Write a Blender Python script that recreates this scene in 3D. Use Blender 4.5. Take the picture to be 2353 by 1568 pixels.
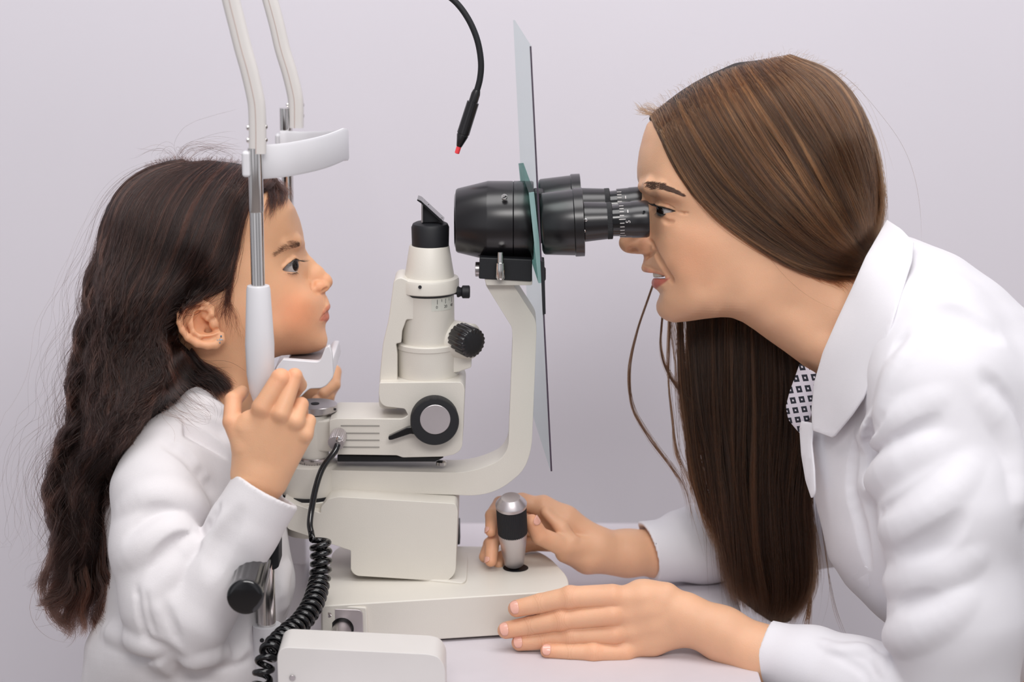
import bpy, bmesh, math, random, os
import numpy as np
from mathutils import Vector, Matrix, geometry as mgeo
for o in list(bpy.data.objects): bpy.data.objects.remove(o)
SC = bpy.context.scene
COL = SC.collection
random.seed(7)
RNG = np.random.default_rng(7)
pi = math.pi

# ------------------------------------------------------------------ camera
W_, H_, LENS = 2353, 1568, 80.0
FPX = W_*LENS/36.0
PITCH = math.radians(13)
FWD = np.array([0, math.cos(PITCH), -math.sin(PITCH)])
UPV = np.array([0, math.sin(PITCH), math.cos(PITCH)])
XV = np.array([1.0, 0, 0])
CAM = np.array([0, -2.19233265, 1.53435547])
cd = bpy.data.cameras.new('camera'); cam = bpy.data.objects.new('camera', cd); COL.objects.link(cam)
cam.location = CAM; cam.rotation_euler = (math.radians(90)-PITCH, 0, 0)
cd.lens = LENS; cd.sensor_width = 36; cd.sensor_fit = 'HORIZONTAL'; cd.clip_start = 0.05; cd.clip_end = 50
cd.dof.use_dof = True; cd.dof.focus_distance = 2.19; cd.dof.aperture_fstop = 4.0
SC.camera = cam
SC.view_settings.view_transform = 'Standard'; SC.view_settings.look = 'None'
SC.view_settings.gamma = 1.0; SC.view_settings.exposure = 0.0; SC.view_settings.use_curve_mapping = False

# ------------------------------------------------------------------ light
wd = bpy.data.worlds.new('room_light'); SC.world = wd; wd.use_nodes = True
bg = wd.node_tree.nodes['Background']; bg.inputs[1].default_value = 0.50
# unseen surroundings: bright and dark bands made up to streak the chrome reflections
_n = wd.node_tree; _tc = _n.nodes.new('ShaderNodeTexCoord'); _sp = _n.nodes.new('ShaderNodeSeparateXYZ'); _n.links.new(_tc.outputs['Generated'], _sp.inputs[0])
_at = _n.nodes.new('ShaderNodeMath'); _at.operation = 'ARCTAN2'; _n.links.new(_sp.outputs[0], _at.inputs[0]); _n.links.new(_sp.outputs[1], _at.inputs[1])
_mp = _n.nodes.new('ShaderNodeMapRange'); _mp.inputs[1].default_value = -math.pi; _mp.inputs[2].default_value = math.pi; _n.links.new(_at.outputs[0], _mp.inputs[0])
_rp = _n.nodes.new('ShaderNodeValToRGB'); _rp.color_ramp.interpolation = 'EASE'
_st = [(0.0, .50), (.06, 1.5), (.10, 1.5), (.13, .45), (.17, .9), (.22, 1.2), (.26, .45), (.31, 1.0), (.40, 1.15), (.60, 1.1), (.68, .9), (.72, .4), (.76, 1.1), (.82, 1.4), (.86, .45), (.90, .9), (.95, 1.3), (1.0, .5)]
while len(_rp.color_ramp.elements) < len(_st): _rp.color_ramp.elements.new(0.5)
for _e, (_p, _v) in zip(_rp.color_ramp.elements, _st): _e.position = _p; _e.color = (_v*.95, _v*.95, _v, 1)
_n.links.new(_mp.outputs[0], _rp.inputs[0]); _n.links.new(_rp.outputs[0], bg.inputs[0])
def area(name, loc, target, sx, sy, power, col):
    d = bpy.data.lights.new(name, 'AREA'); d.shape = 'RECTANGLE'; d.size = sx; d.size_y = sy; d.energy = power; d.color = col
    o = bpy.data.objects.new(name, d); COL.objects.link(o); o.location = loc
    v = Vector(target)-Vector(loc); o.rotation_euler = v.to_track_quat('-Z', 'Y').to_euler(); return o
area('window_light', (0.25, -2.3, 2.6), (0, 0, 1.0), 1.7, 0.55, 31, (1.0, 0.97, 0.95))
area('ceiling_light', (0.1, -0.45, 2.78), (0.05, 0.05, 0.9), 2.2, 0.9, 27, (1.0, 0.98, 0.97))
SC.cycles.max_bounces = 8; SC.cycles.diffuse_bounces = 4; SC.cycles.glossy_bounces = 4
SC.cycles.transmission_bounces = 8; SC.cycles.transparent_max_bounces = 12
SC.cycles.use_denoising = True; SC.cycles.caustics_reflective = False; SC.cycles.caustics_refractive = False

# ------------------------------------------------------------------ pixel <-> place
def ray(px, py): return FWD + XV*((px-1176.5)/FPX) + UPV*((784-py)/FPX)
def P(px, py, Y=0.0):
    r = ray(px, py); return Vector(CAM + r*((Y-CAM[1])/r[1]))
def Pz(px, py, z):
    r = ray(px, py); return Vector(CAM + r*((z-CAM[2])/r[2]))
def px_scale(px, py, Y): return (P(px+1, py, Y)-P(px, py, Y)).x

# ------------------------------------------------------------------ materials
def s2l(c): return tuple(((v/255)/12.92 if v/255 <= 0.04045 else ((v/255+0.055)/1.055)**2.4) for v in c)
def mat(name, rgb, rough=0.5, metal=0.0, bump=0.0, bscale=400, var=0.03, vscale=30, coat=0.0, spec=0.5, sss=0.0, sheen=0.0, aniso=0.0):
    m = bpy.data.materials.new(name); m.use_nodes = True; nt = m.node_tree; b = nt.nodes['Principled BSDF']
    c = s2l(rgb)
    b.inputs['Roughness'].default_value = rough; b.inputs['Metallic'].default_value = metal
    b.inputs['Coat Weight'].default_value = coat; b.inputs['Specular IOR Level'].default_value = spec
    b.inputs['Sheen Weight'].default_value = sheen; b.inputs['Anisotropic'].default_value = aniso
    if sss:
        b.inputs['Subsurface Weight'].default_value = sss; b.inputs['Subsurface Radius'].default_value = (1, 0.35, 0.2); b.inputs['Subsurface Scale'].default_value = 0.006
    tc = nt.nodes.new('ShaderNodeTexCoord'); n = nt.nodes.new('ShaderNodeTexNoise'); n.inputs['Scale'].default_value = vscale; n.inputs['Detail'].default_value = 4
    nt.links.new(tc.outputs['Object'], n.inputs['Vector'])
    r = nt.nodes.new('ShaderNodeValToRGB'); r.color_ramp.elements[0].color = tuple(x*(1-var) for x in c)+(1,); r.color_ramp.elements[1].color = tuple(min(1, x*(1+var)) for x in c)+(1,)
    r.color_ramp.elements[0].position = 0.3; r.color_ramp.elements[1].position = 0.7
    nt.links.new(n.outputs['Fac'], r.inputs[0]); nt.links.new(r.outputs[0], b.inputs['Base Color'])
    if bump:
        n2 = nt.nodes.new('ShaderNodeTexNoise'); n2.inputs['Scale'].default_value = bscale; n2.inputs['Detail'].default_value = 3
        bp = nt.nodes.new('ShaderNodeBump'); bp.inputs['Strength'].default_value = bump; bp.inputs['Distance'].default_value = 0.001
        nt.links.new(tc.outputs['Object'], n2.inputs['Vector']); nt.links.new(n2.outputs['Fac'], bp.inputs['Height']); nt.links.new(bp.outputs[0], b.inputs['Normal'])
    return m
M = {}
M['wall'] = mat('wall_paint', (223, 219, 227), 0.85, bump=0.08, bscale=300, var=0.01, vscale=3)
M['ceiling'] = mat('ceiling_paint', (235, 235, 235), 0.9)
M['floor'] = mat('floor_vinyl', (150, 140, 135), 0.6, bump=0.05)
M['table'] = mat('table_laminate', (206, 200, 206), 0.45, bump=0.06, bscale=900, var=0.015)
M['edge'] = mat('table_edging', (60, 58, 62), 0.5)
M['cream'] = mat('cream_enamel', (216, 211, 202), 0.42, bump=0.10, bscale=900, var=0.02, vscale=12)
M['cream_dark'] = mat('cream_groove_shade', (150, 146, 140), 0.6)  # shaded copy of the cream enamel, for the vent grooves
M['white'] = mat('white_plastic', (222, 221, 225), 0.4, bump=0.03, var=0.01)
M['white_arm'] = mat('white_arm_enamel', (216, 212, 209), 0.4, var=0.012)
M['black'] = mat('black_anodised', (14, 11, 15), 0.28, 0.05, var=0.12, vscale=60, spec=0.7)
M['black'].node_tree.nodes['Principled BSDF'].inputs['Coat Weight'].default_value = 0.12; M['black'].node_tree.nodes['Principled BSDF'].inputs['Coat Roughness'].default_value = 0.2
M['black_matte'] = mat('black_matte', (18, 19, 24), 0.55, bump=0.05, var=0.1)
M['black_gloss'] = mat('black_gloss', (10, 10, 13), 0.16, coat=0.4, var=0.1)
M['rubber'] = mat('black_rubber', (16, 18, 26), 0.6, var=0.1)
M['chrome'] = mat('chrome', (222, 219, 217), 0.16, 1.0, var=0.03)
M['steel'] = mat('brushed_steel', (190, 184, 184), 0.28, 1.0, var=0.04, bump=0.03, bscale=1200)
M['alu'] = mat('satin_aluminium', (205, 198, 200), 0.38, 0.85, bump=0.05, bscale=2500, var=0.03)
M['red'] = mat('red_lamp_tip', (240, 70, 78), 0.3, var=0.02)
M['ink'] = mat('dark_ink', (30, 30, 34), 0.6)
M['ink_white'] = mat('white_ink', (215, 210, 208), 0.6)
def glass_mat(name, col, rough=0.0, ior=1.45):
    m = bpy.data.materials.new(name); m.use_nodes = True; b = m.node_tree.nodes['Principled BSDF']
    b.inputs['Base Color'].default_value = s2l(col)+(1,); b.inputs['Transmission Weight'].default_value = 1; b.inputs['Roughness'].default_value = rough; b.inputs['IOR'].default_value = ior
    return m
def thin_glass(name, col, glossy=0.06):
    m = bpy.data.materials.new(name); m.use_nodes = True; nt = m.node_tree; nt.nodes.clear()
    o = nt.nodes.new('ShaderNodeOutputMaterial'); mx = nt.nodes.new('ShaderNodeMixShader'); t = nt.nodes.new('ShaderNodeBsdfTransparent'); g = nt.nodes.new('ShaderNodeBsdfGlossy')
    n = nt.nodes.new('ShaderNodeTexNoise'); n.inputs['Scale'].default_value = 6
    r = nt.nodes.new('ShaderNodeValToRGB'); c = s2l(col); r.color_ramp.elements[0].color = tuple(x*0.985 for x in c)+(1,); r.color_ramp.elements[1].color = c+(1,)
    nt.links.new(n.outputs['Fac'], r.inputs[0]); nt.links.new(r.outputs[0], t.inputs['Color'])
    g.inputs['Roughness'].default_value = 0.05; mx.inputs[0].default_value = glossy
    nt.links.new(t.outputs[0], mx.inputs[1]); nt.links.new(g.outputs[0], mx.inputs[2]); nt.links.new(mx.outputs[0], o.inputs[0])
    return m
M['glass'] = thin_glass('clear_shield_glass', (245, 250, 249), 0.035)
M['glass_green'] = thin_glass('green_edge_glass', (176, 206, 200), 0.12)
M['glass_edge'] = mat('glass_edge_dark', (70, 58, 72), 0.2, coat=0.5)  # opaque strip; darkness of internal reflection is put into its colour
M['glass_edge_green'] = mat('glass_edge_pale', (150, 178, 178), 0.2, coat=0.5)

# ------------------------------------------------------------------ object helpers
def empty(name, loc, label=None, cat=None, group=None):
    o = bpy.data.objects.new(name, None); COL.objects.link(o); o.location = loc; o.empty_display_size = 0.05
    if label: o['label'] = label
    if cat: o['category'] = cat
    if group: o['group'] = group
    return o
def world_loc(o):
    l = Vector((0, 0, 0))
    while o: l += o.location; o = o.parent
    return l
def finish(name, me, m, parent=None, bevel=0, seg=3, smooth=True, angle=35):
    if m is not None: me.materials.append(m)
    if smooth:
        me.polygons.foreach_set('use_smooth', [True]*len(me.polygons))
        if angle < 180: me.set_sharp_from_angle(angle=math.radians(angle))
    o = bpy.data.objects.new(name, me); COL.objects.link(o)
    if parent is not None:
        o.parent = parent; o.location = -world_loc(parent)
    if bevel:
        b = o.modifiers.new('bevel', 'BEVEL'); b.width = bevel; b.segments = seg; b.limit_method = 'ANGLE'; b.angle_limit = math.radians(40); b.harden_normals = True
    return o
class MB:
    def __init__(s): s.bm = bmesh.new()
    def prism(s, ring, vec):
        vec = Vector(vec); a = [s.bm.verts.new(Vector(p)) for p in ring]; b = [s.bm.verts.new(Vector(p)+vec) for p in ring]
        n = len(a); fs = [s.bm.faces.new(a), s.bm.faces.new(b[::-1])]
        for i in range(n): fs.append(s.bm.faces.new((a[i], b[i], b[(i+1) % n], a[(i+1) % n])))
        bmesh.ops.recalc_face_normals(s.bm, faces=fs); return s
    def box(s, lo, hi):
        x0, y0, z0 = lo; x1, y1, z1 = hi
        return s.prism([(x0, y0, z0), (x1, y0, z0), (x1, y1, z0), (x0, y1, z0)], (0, 0, z1-z0))
    def lathe(s, prof, o, ax, n=64, flute=0, fdepth=0.0, cap=True):
        ax = Vector(ax).normalized(); u = ax.orthogonal().normalized(); v = ax.cross(u); o = Vector(o); rows = []
        for h, r in prof:
            row = []
            for i in range(n):
                t = 2*pi*i/n; rr = r
                if flute and r > 1e-6: rr = r - fdepth*(0.5+0.5*math.cos(flute*t))
                row.append(s.bm.verts.new(o+ax*h+(u*math.cos(t)+v*math.sin(t))*rr))
            rows.append(row)
        fs = []
        for a, b in zip(rows, rows[1:]):
            for i in range(n): fs.append(s.bm.faces.new((a[i], a[(i+1) % n], b[(i+1) % n], b[i])))
        if cap: fs.append(s.bm.faces.new(rows[0][::-1])); fs.append(s.bm.faces.new(rows[-1]))
        bmesh.ops.recalc_face_normals(s.bm, faces=fs); return s
    def tube(s, pts, r, n=12, squash=None):
        pts = [Vector(p) for p in pts]; rs = r if isinstance(r, (list, tuple)) else [r]*len(pts); rows = []
        T = [(pts[min(i+1, len(pts)-1)]-pts[max(i-1, 0)]).normalized() for i in range(len(pts))]
        u = T[0].orthogonal().normalized()
        if squash: u = (Vector(squash[0])-T[0]*T[0].dot(Vector(squash[0]))).normalized()
        for i, p in enumerate(pts):
            u = (u-T[i]*u.dot(T[i])).normalized(); v = T[i].cross(u); row = []
            for k in range(n):
                t = 2*pi*k/n; a, b = math.cos(t), math.sin(t)
                if squash:
                    e = squash[3] if len(squash) > 3 else 1.0
                    a = math.copysign(abs(a)**e, a)*squash[1]; b = math.copysign(abs(b)**e, b)*squash[2]
                row.append(s.bm.verts.new(p+(u*a+v*b)*rs[i]))
            rows.append(row)
        fs = []
        for a, b in zip(rows, rows[1:]):
            for i in range(n): fs.append(s.bm.faces.new((a[i], a[(i+1) % n], b[(i+1) % n], b[i])))
        fs.append(s.bm.faces.new(rows[0][::-1])); fs.append(s.bm.faces.new(rows[-1]))
        bmesh.ops.recalc_face_normals(s.bm, faces=fs); return s
    def build(s, name, m, parent=None, **k):
        me = bpy.data.meshes.new(name); s.bm.to_mesh(me); s.bm.free(); return finish(name, me, m, parent, **k)
def round2(pts, r, n=5):
    """round the corners of a 2-D polygon; r a number or a list"""
    out = []; N = len(pts)
    for i in range(N):
        p = Vector(pts[i]); a = Vector(pts[i-1]); b = Vector(pts[(i+1) % N]); rr = r[i] if isinstance(r, (list, tuple)) else r
        da, db = a-p, b-p
        rr = min(rr, da.length*0.49, db.length*0.49)
        if rr < 0.3: out.append(tuple(p)); continue
        s_, e_ = p+da.normalized()*rr, p+db.normalized()*rr
        for k in range(n+1):
            t = k/n; q = s_*(1-t)**2+p*2*t*(1-t)+e_*t*t; out.append((q.x, q.y))
    return out
def slab(name, pxpts, Y0, Y1, m, parent, r=0, bevel=0.0015, **k):
    """profile traced on the near face (plane Y0), going back to Y1"""
    pts = round2(pxpts, r) if r else pxpts
    return MB().prism([P(x, y, Y0) for x, y in pts], (0, Y1-Y0, 0)).build(name, m, parent, bevel=bevel, **k)
def spline(pts, n=8):
    """Catmull-Rom through points (any dimension)"""
    p = [np.array(q, float) for q in pts]; p = [2*p[0]-p[1]]+p+[2*p[-1]-p[-2]]; out = []
    for i in range(1, len(p)-2):
        for k in range(n):
            t = k/n; out.append(0.5*((2*p[i])+(-p[i-1]+p[i+1])*t+(2*p[i-1]-5*p[i]+4*p[i+1]-p[i+2])*t*t+(-p[i-1]+3*p[i]-3*p[i+1]+p[i+2])*t**3))
    out.append(p[-2]); return out
def vprof(cx, rows, Y=0.0):
    o = P(cx, rows[0][0], Y); s = px_scale(cx, rows[0][0], Y)
    return o, [(P(cx, y, Y).z-o.z, r*s) for y, r in rows]
def vl(name, cx, rows, m, parent, Y=0.0, n=72, **k):
    fl = {q: k.pop(q) for q in ('flute', 'fdepth') if q in k}
    o, pr = vprof(cx, rows, Y); return MB().lathe(pr, o, (0, 0, 1), n, **fl).build(name, m, parent, **k)
def hl(name, c0, c1, rows, m, parent, Y=0.0, n=72, **k):
    """lathe along the line from pixel c0 to pixel c1 on plane Y; rows = (px x, px radius)"""
    fl = {q: k.pop(q) for q in ('flute', 'fdepth') if q in k}
    a, b = P(c0[0], c0[1], Y), P(c1[0], c1[1], Y); ax = (b-a).normalized(); L = (b-a).length; s = px_scale(c0[0], c0[1], Y)
    pr = [((x-c0[0])/(c1[0]-c0[0])*L, r*s) for x, r in rows]
    return MB().lathe(pr, a, ax, n, **fl).build(name, m, parent, **k)
def fl_(name, cx, cy, rows, m, parent, Y=0.0, ax=(0, -1, 0), n=64, **k):
    """lathe facing the room; rows = (metres along ax, px radius)"""
    fl = {q: k.pop(q) for q in ('flute', 'fdepth') if q in k}
    s = px_scale(cx, cy, Y); return MB().lathe([(h, r*s) for h, r in rows], P(cx, cy, Y), ax, n, **fl).build(name, m, parent, **k)
def text(name, body, loc, size, m, parent, rot=(pi/2, 0, 0), bend=None):
    c = bpy.data.curves.new(name, 'FONT'); c.body = body; c.size = size; c.align_x = 'CENTER'; c.align_y = 'CENTER'; c.extrude = 0.00005; c.resolution_u = 3
    t = bpy.data.objects.new(name+'_curve', c); COL.objects.link(t); bpy.context.view_layer.update()
    me = bpy.data.meshes.new_from_object(t); bpy.data.objects.remove(t)
    mw = Matrix.Translation(Vector(loc)) @ __import__('mathutils').Euler(rot).to_matrix().to_4x4()
    me.transform(mw)
    return finish(name, me, m, parent, smooth=False)
# ------------------------------------------------------------------ the setting
def struct(o): o['kind'] = 'structure'; return o
struct(MB().box((-3, 0.62, 0), (3, 0.72, 2.8)).build('wall_back', M['wall']))
struct(MB().box((-3, -4.2, -0.05), (3, 0.72, 0)).build('floor', M['floor']))
# ------------------------------------------------------------------ table
tb = empty('table', (0, 0.02, 0.0), 'pale grey laminate table carrying the white eye-examination instrument', 'table')
tp = [(-0.214, -0.42), (0.232, -0.42), (0.232, 0.285), (-0.214, 0.285)]
tp = [(x/1000, y/1000) for x, y in round2([(x*1000, y*1000) for x, y in tp], [8, 40, 40, 8], 8)]
MB().prism([(x, y, 0.722) for x, y in tp], (0, 0, 0.028)).build('tabletop', M['table'], tb, bevel=0.002)
for x in (-0.13, 0.13): MB().box((x-.03, 0.0, 0.02), (x+.03, 0.06, 0.722)).build('leg', M['cream'], tb, bevel=0.004)
for x in (-0.13, 0.13): MB().box((x-.03, -0.36, 0.0), (x+.03, 0.24, 0.03)).build('foot', M['cream'], tb, bevel=0.004)

# ------------------------------------------------------------------ slit lamp
sl = empty('slit_lamp', (-0.03, 0, 0.75), 'cream white slit lamp microscope standing on the table between the two people', 'slit lamp')
TZ = 0.750
# platform
def zring(pts, z): return [Pz(x, y, z) for x, y in pts]
top = zring(round2([(737, 1393), (1308, 1358), (1306, 1326), (1262, 1278), (1215, 1258), (800, 1250), (765, 1262)], [6, 9, 22, 40, 40, 20, 20]), 0.795)
MB().prism(top, (0, 0, -0.042)).build('base', M['cream'], sl, bevel=0.004, seg=4)
MB().prism([(v.x*0.98-0.001, v.y*0.9+0.004, 0.7502) for v in top], (0, 0, 0.0028)).build('foot_gap', M['black_matte'], sl)
# left shoulder panel with axle plate
slab('axle_housing', [(737, 1390), (842, 1397), (846, 1476), (738, 1472)], -0.1165, -0.09, M['cream'], sl, r=6, bevel=0.0012)
ap = slab('axle_plate', [(743, 1399), (833, 1403), (835, 1470), (743, 1466)], -0.1185, -0.11, M['alu'], sl, r=12, bevel=0.0005)
fl_('screw', 754, 1413, [(0, 8), (0.0008, 8), (0.0012, 6)], M['chrome'], ap, Y=-0.1185)
fl_('axle_ring', 786, 1446, [(0, 27), (0.0004, 27), (0.0004, 25)], M['black_gloss'], sl, Y=-0.1186)
fl_('axle', 786, 1447, [(-0.002, 22), (0.075, 22)], M['steel'], sl, Y=-0.1186)
# raised pad and pillar cover
pad = [Pz(x, y, 0.7965) for x, y in round2([(800, 1316), (1072, 1342), (1076, 1268), (830, 1255)], 16)]
MB().prism([(v.x, v.y, 0.794) for v in pad], (0, 0, 0.0032)).build('pad', M['cream'], sl, bevel=0.001)
slab('column_cover', [(737, 1168), (753, 1148), (776, 1142), (1046, 1158), (1052, 1172), (1047, 1318), (1028, 1337), (818, 1324), (806, 1312), (806, 1266), (660, 1216), (652, 1150), (737, 1180)], -0.050, 0.045, M['cream'], sl, r=[3, 6, 8, 6, 10, 16, 18, 10, 8, 3, 8, 3, 3], bevel=0.005, seg=4)
vl('column_foot', 712, [(1222, 55), (1215, 57), (1140, 66), (1138, 64)], M['cream'], sl, Y=-0.012)
vl('pivot_ring', 712, [(1139, 62), (1131, 62)], M['black_matte'], sl, Y=-0.012)
# microscope arm: swivel, bar, upright, shelf
vl('swivel_drum', 712, [(1131, 63), (1128, 66), (1062, 64), (1060, 60)], M['cream'], sl, Y=-0.008)
arm = [(712, 1088), (900, 1091), (1040, 1096), (1110, 1090), (1160, 1064), (1182, 1030), (1186, 980), (1190, 860), (1198, 760), (1186, 742), (1120, 655)]
low = [(712, 1078), (1100, 1088), (1168, 1060), (1222, 1016), (1228, 860), (1234, 740), (1180, 652), (1223, 652), (1223, 642), (1113, 642), (1115, 655), (1176, 748), (1180, 770), (1168, 985), (1158, 1012), (1128, 1038), (1085, 1052), (712, 1052)]
armring = [(700, 1082), (1080, 1090), (1143, 1081), (1196, 1042), (1214, 1010), (1222, 900), (1232, 742), (1179, 658), (1222, 655), (1224, 645), (1113, 643), (1117, 655), (1179, 752), (1181, 775), (1170, 1000), (1158, 1022), (1128, 1044), (1085, 1053)]
# the bar is drawn on its near face
arm_near = [(672, 1075), (700, 1080), (1060, 1087), (1105, 1078), (1150, 1058), (1168, 1030), (1178, 780), (1176, 752), (1117, 657), (1115, 646), (1223, 648), (1221, 655), (1180, 656), (1231, 735), (1233, 760), (1222, 1030), (1205, 1082), (1150, 1126), (1100, 1140), (735, 1128), (672, 1120)]
slab('microscope_arm', arm_near, -0.024, 0.022, M['cream'], sl, r=[0, 0, 40, 30, 30, 20, 20, 6, 3, 3, 3, 3, 3, 16, 20, 40, 40, 40, 40, 0, 0], bevel=0.004, seg=4)
MB().lathe([(0, 0.0052), (0.003, 0.0052), (0.0042, 0.003)], P(1014, 1068, -0.012), (0, 0, 1), 24).build('arm_button', M['chrome'], sl)
# scale ring and vertical column
rg = vl('scale_ring', 722, [(1062, 38), (1060, 39), (1048, 39), (1047, 38)], M['steel'], sl, Y=-0.008)
vl('scale_gap', 722, [(1064, 40), (1061, 40)], M['black_matte'], rg, Y=-0.008)
vl('lower_scale_ring', 722, [(1072, 40), (1064, 40)], M['steel'], rg, Y=-0.008)
cR = px_scale(722, 1055, -0.008); cO = P(722, 1054, -0.008)
def on_cyl(o, r, a, dz, w, h, name, m, parent):
    """a small mark wrapped on an upright cylinder, a = angle to the right of the side facing the room"""
    x = o.x+r*math.sin(a); y = o.y-r*math.cos(a); t = Vector((math.cos(a), math.sin(a), 0)); n_ = Vector((math.sin(a), -math.cos(a), 0))
    c = Vector((x, y, o.z+dz)); b = MB(); b.prism([c-t*w/2-Vector((0, 0, h/2)), c+t*w/2-Vector((0, 0, h/2)), c+t*w/2+Vector((0, 0, h/2)), c-t*w/2+Vector((0, 0, h/2))], n_*0.00015); return b
tick = bmesh.new()
for k in range(17):
    a = math.radians(-75+k*9); h = 0.0026 if k % 5 else 0.0042
    b = on_cyl(cO, cR*39.2, a, -0.0036+h/2-0.001, 0.0004, h, '', None, None); me = bpy.data.meshes.new('t'); b.bm.to_mesh(me); b.bm.free(); tick.from_mesh(me)
me = bpy.data.meshes.new('tick_marks'); tick.to_mesh(me); finish('tick_marks', me, M['ink'], rg, smooth=False)
for a, s_ in ((-38, '60'), (-2, '30'), (42, '0')):
    a = math.radians(a); text('numerals', s_, (cO.x+cR*39.3*math.sin(a), cO.y-cR*39.3*math.cos(a), cO.z+0.0016), 0.0032, M['ink'], rg, rot=(pi/2, 0, a))
vl('column', 722, [(1047, 34), (960, 34), (950, 34)], M['cream'], sl, Y=-0.008)
# illumination arm lower body
slab('lamp_arm', [(757, 966), (770, 962), (925, 963), (938, 955), (930, 940), (884, 935), (873, 925), (870, 905), (872, 880), (1060, 878), (1068, 892), (1062, 1030), (1048, 1044), (1020, 1050), (925, 1052), (912, 1047), (760, 1045), (757, 1040)], -0.034, 0.030, M['cream'], sl, r=[3, 6, 6, 4, 4, 10, 10, 4, 4, 10, 12, 12, 10, 4, 4, 4, 4, 3], bevel=0.004, seg=4)
slab('lamp_arm_deck', [(700, 968), (790, 962), (940, 962), (940, 1040), (700, 1040)], -0.022, 0.026, M['cream'], sl, bevel=0.003)
for y in (979, 996, 1012, 1028):
    o = slab('vent_groove', [(783, y-1.6), (872, y-1.2), (872, y+1.6), (783, y+1.4)], -0.0344, -0.033, M['cream_dark'], sl, bevel=0)  # flat strips; the shade of a groove is put into their colour
slab('undercarriage', [(775, 1047), (1020, 1052), (1000, 1062), (775, 1062)], -0.018, 0.02, M['black_matte'], sl, bevel=0.001)
dk = vl('top_dial', 724, [(944, 49), (942, 51), (929, 51), (928, 50)], M['steel'], sl, Y=-0.004)
MB().lathe([(0, 0.0042), (0.0004, 0.0042)], P(724, 928, -0.004)+Vector((0, 0, 0.0001)), (0, 0, 1), 24).build('dial_hole', M['ink'], dk)
fl_('set_screw', 770, 941, [(0, 3), (0.0005, 3)], M['ink'], dk, Y=-0.013, ax=(0.8, -0.6, 0))
# connector of the cord
pl = fl_('knurled_connector', 776, 1008, [(-0.012, 19), (0.0, 19.5), (0.010, 19.5), (0.011, 18)], M['alu'], sl, Y=-0.040, n=144, flute=28, fdepth=0.0006, ax=(-0.1, -0.97, -0.2))
fl_('socket_screw', 778, 1010, [(0, 7), (0.0008, 7), (0.0012, 5)], M['chrome'], pl, Y=-0.0512)
# focusing knob facing the room
kn = fl_('slit_width_knob', 998, 961, [(-0.001, 52), (0.0, 55), (0.014, 56), (0.016, 54), (0.0165, 40)], M['black_matte'], sl, Y=-0.035, n=240, flute=110, fdepth=0.0004, ax=(0.06, -0.98, 0.0))
fl_('silver_disc', 1000, 964, [(0, 35), (0.001, 35), (0.0014, 34)], M['alu'], kn, Y=-0.0505, ax=(0.06, -0.98, 0.0))
slab('lever', [(892, 1004), (936, 983), (960, 980), (960, 1000), (943, 998), (900, 1012), (893, 1012)], -0.044, -0.037, M['black_gloss'], sl, r=3, bevel=0.001)
fl_('small_cap', 943, 1042, [(0, 4), (0.0006, 4)], M['cream'], sl, Y=-0.034)
# spine behind the drum
slab('lamp_spine', [(905, 644), (920, 637), (950, 650), (963, 672), (961, 725), (956, 735), (934, 735), (924, 762), (922, 788), (910, 791), (913, 815), (913, 880), (913, 940), (873, 940), (870, 925), (873, 860), (880, 790), (893, 735)], -0.022, 0.022, M['cream'], sl, r=[8, 8, 8, 3, 8, 8, 4, 6, 3, 3, 3, 0, 0, 8, 8, 10, 10, 10], bevel=0.003, seg=4)
# illumination tower
vl('lower_gap', 984, [(872, 66), (862, 66)], M['black_matte'], sl)
vl('drum', 984, [(863, 66), (860, 70), (798, 71), (796, 72.5), (786, 72.5), (784, 70)], M['cream'], sl)
vl('tower', 984, [(786, 61), (676, 60), (671, 61)], M['cream'], sl)
vl('collar_gap', 984, [(674, 62), (668, 67)], M['black_matte'], sl)
vl('collar', 984, [(668, 69), (666, 71), (642, 71), (637, 69), (634, 60)], M['cream'], sl)
vl('tower_cone', 987, [(640, 58), (634, 57), (566, 46), (563, 44)], M['cream'], sl)
hd = vl('tower_cap', 989, [(565, 42.5), (522, 43.5), (514, 40), (511, 34)], M['black_matte'], sl)
# prism: upright plate and inclined mirror
mb = MB(); mb.prism([P(968, 466, -0.010), P(972, 464, -0.010), P(972, 512, -0.010), P(968, 512, -0.010)], (0, 0.02, 0)); mb.build('prism_plate', M['steel'], hd, bevel=0.0003)
mb = MB(); mb.prism([P(959, 458, -0.012), P(967, 461, -0.012), P(1020, 510, -0.012), P(1014, 512, -0.012), P(968, 468, -0.012), P(958, 461, -0.012)], (0, 0.024, 0)); mb.build('inclined_mirror', M['black_gloss'], hd, bevel=0.0003)
mb = MB(); mb.prism([P(972, 470, -0.004), P(1012, 510, -0.004), P(970, 512, -0.004)], (0, 0.012, 0)); mb.build('prism_block', M['black_matte'], hd, bevel=0.0003)
for q in ((983, 470), (1015, 501)): MB().lathe([(0, 0.0009), (0.001, 0.0009)], P(q[0], q[1], -0.006), (0.7, 0, 0.7), 10).build('mirror_screw', M['chrome'], hd)
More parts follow.
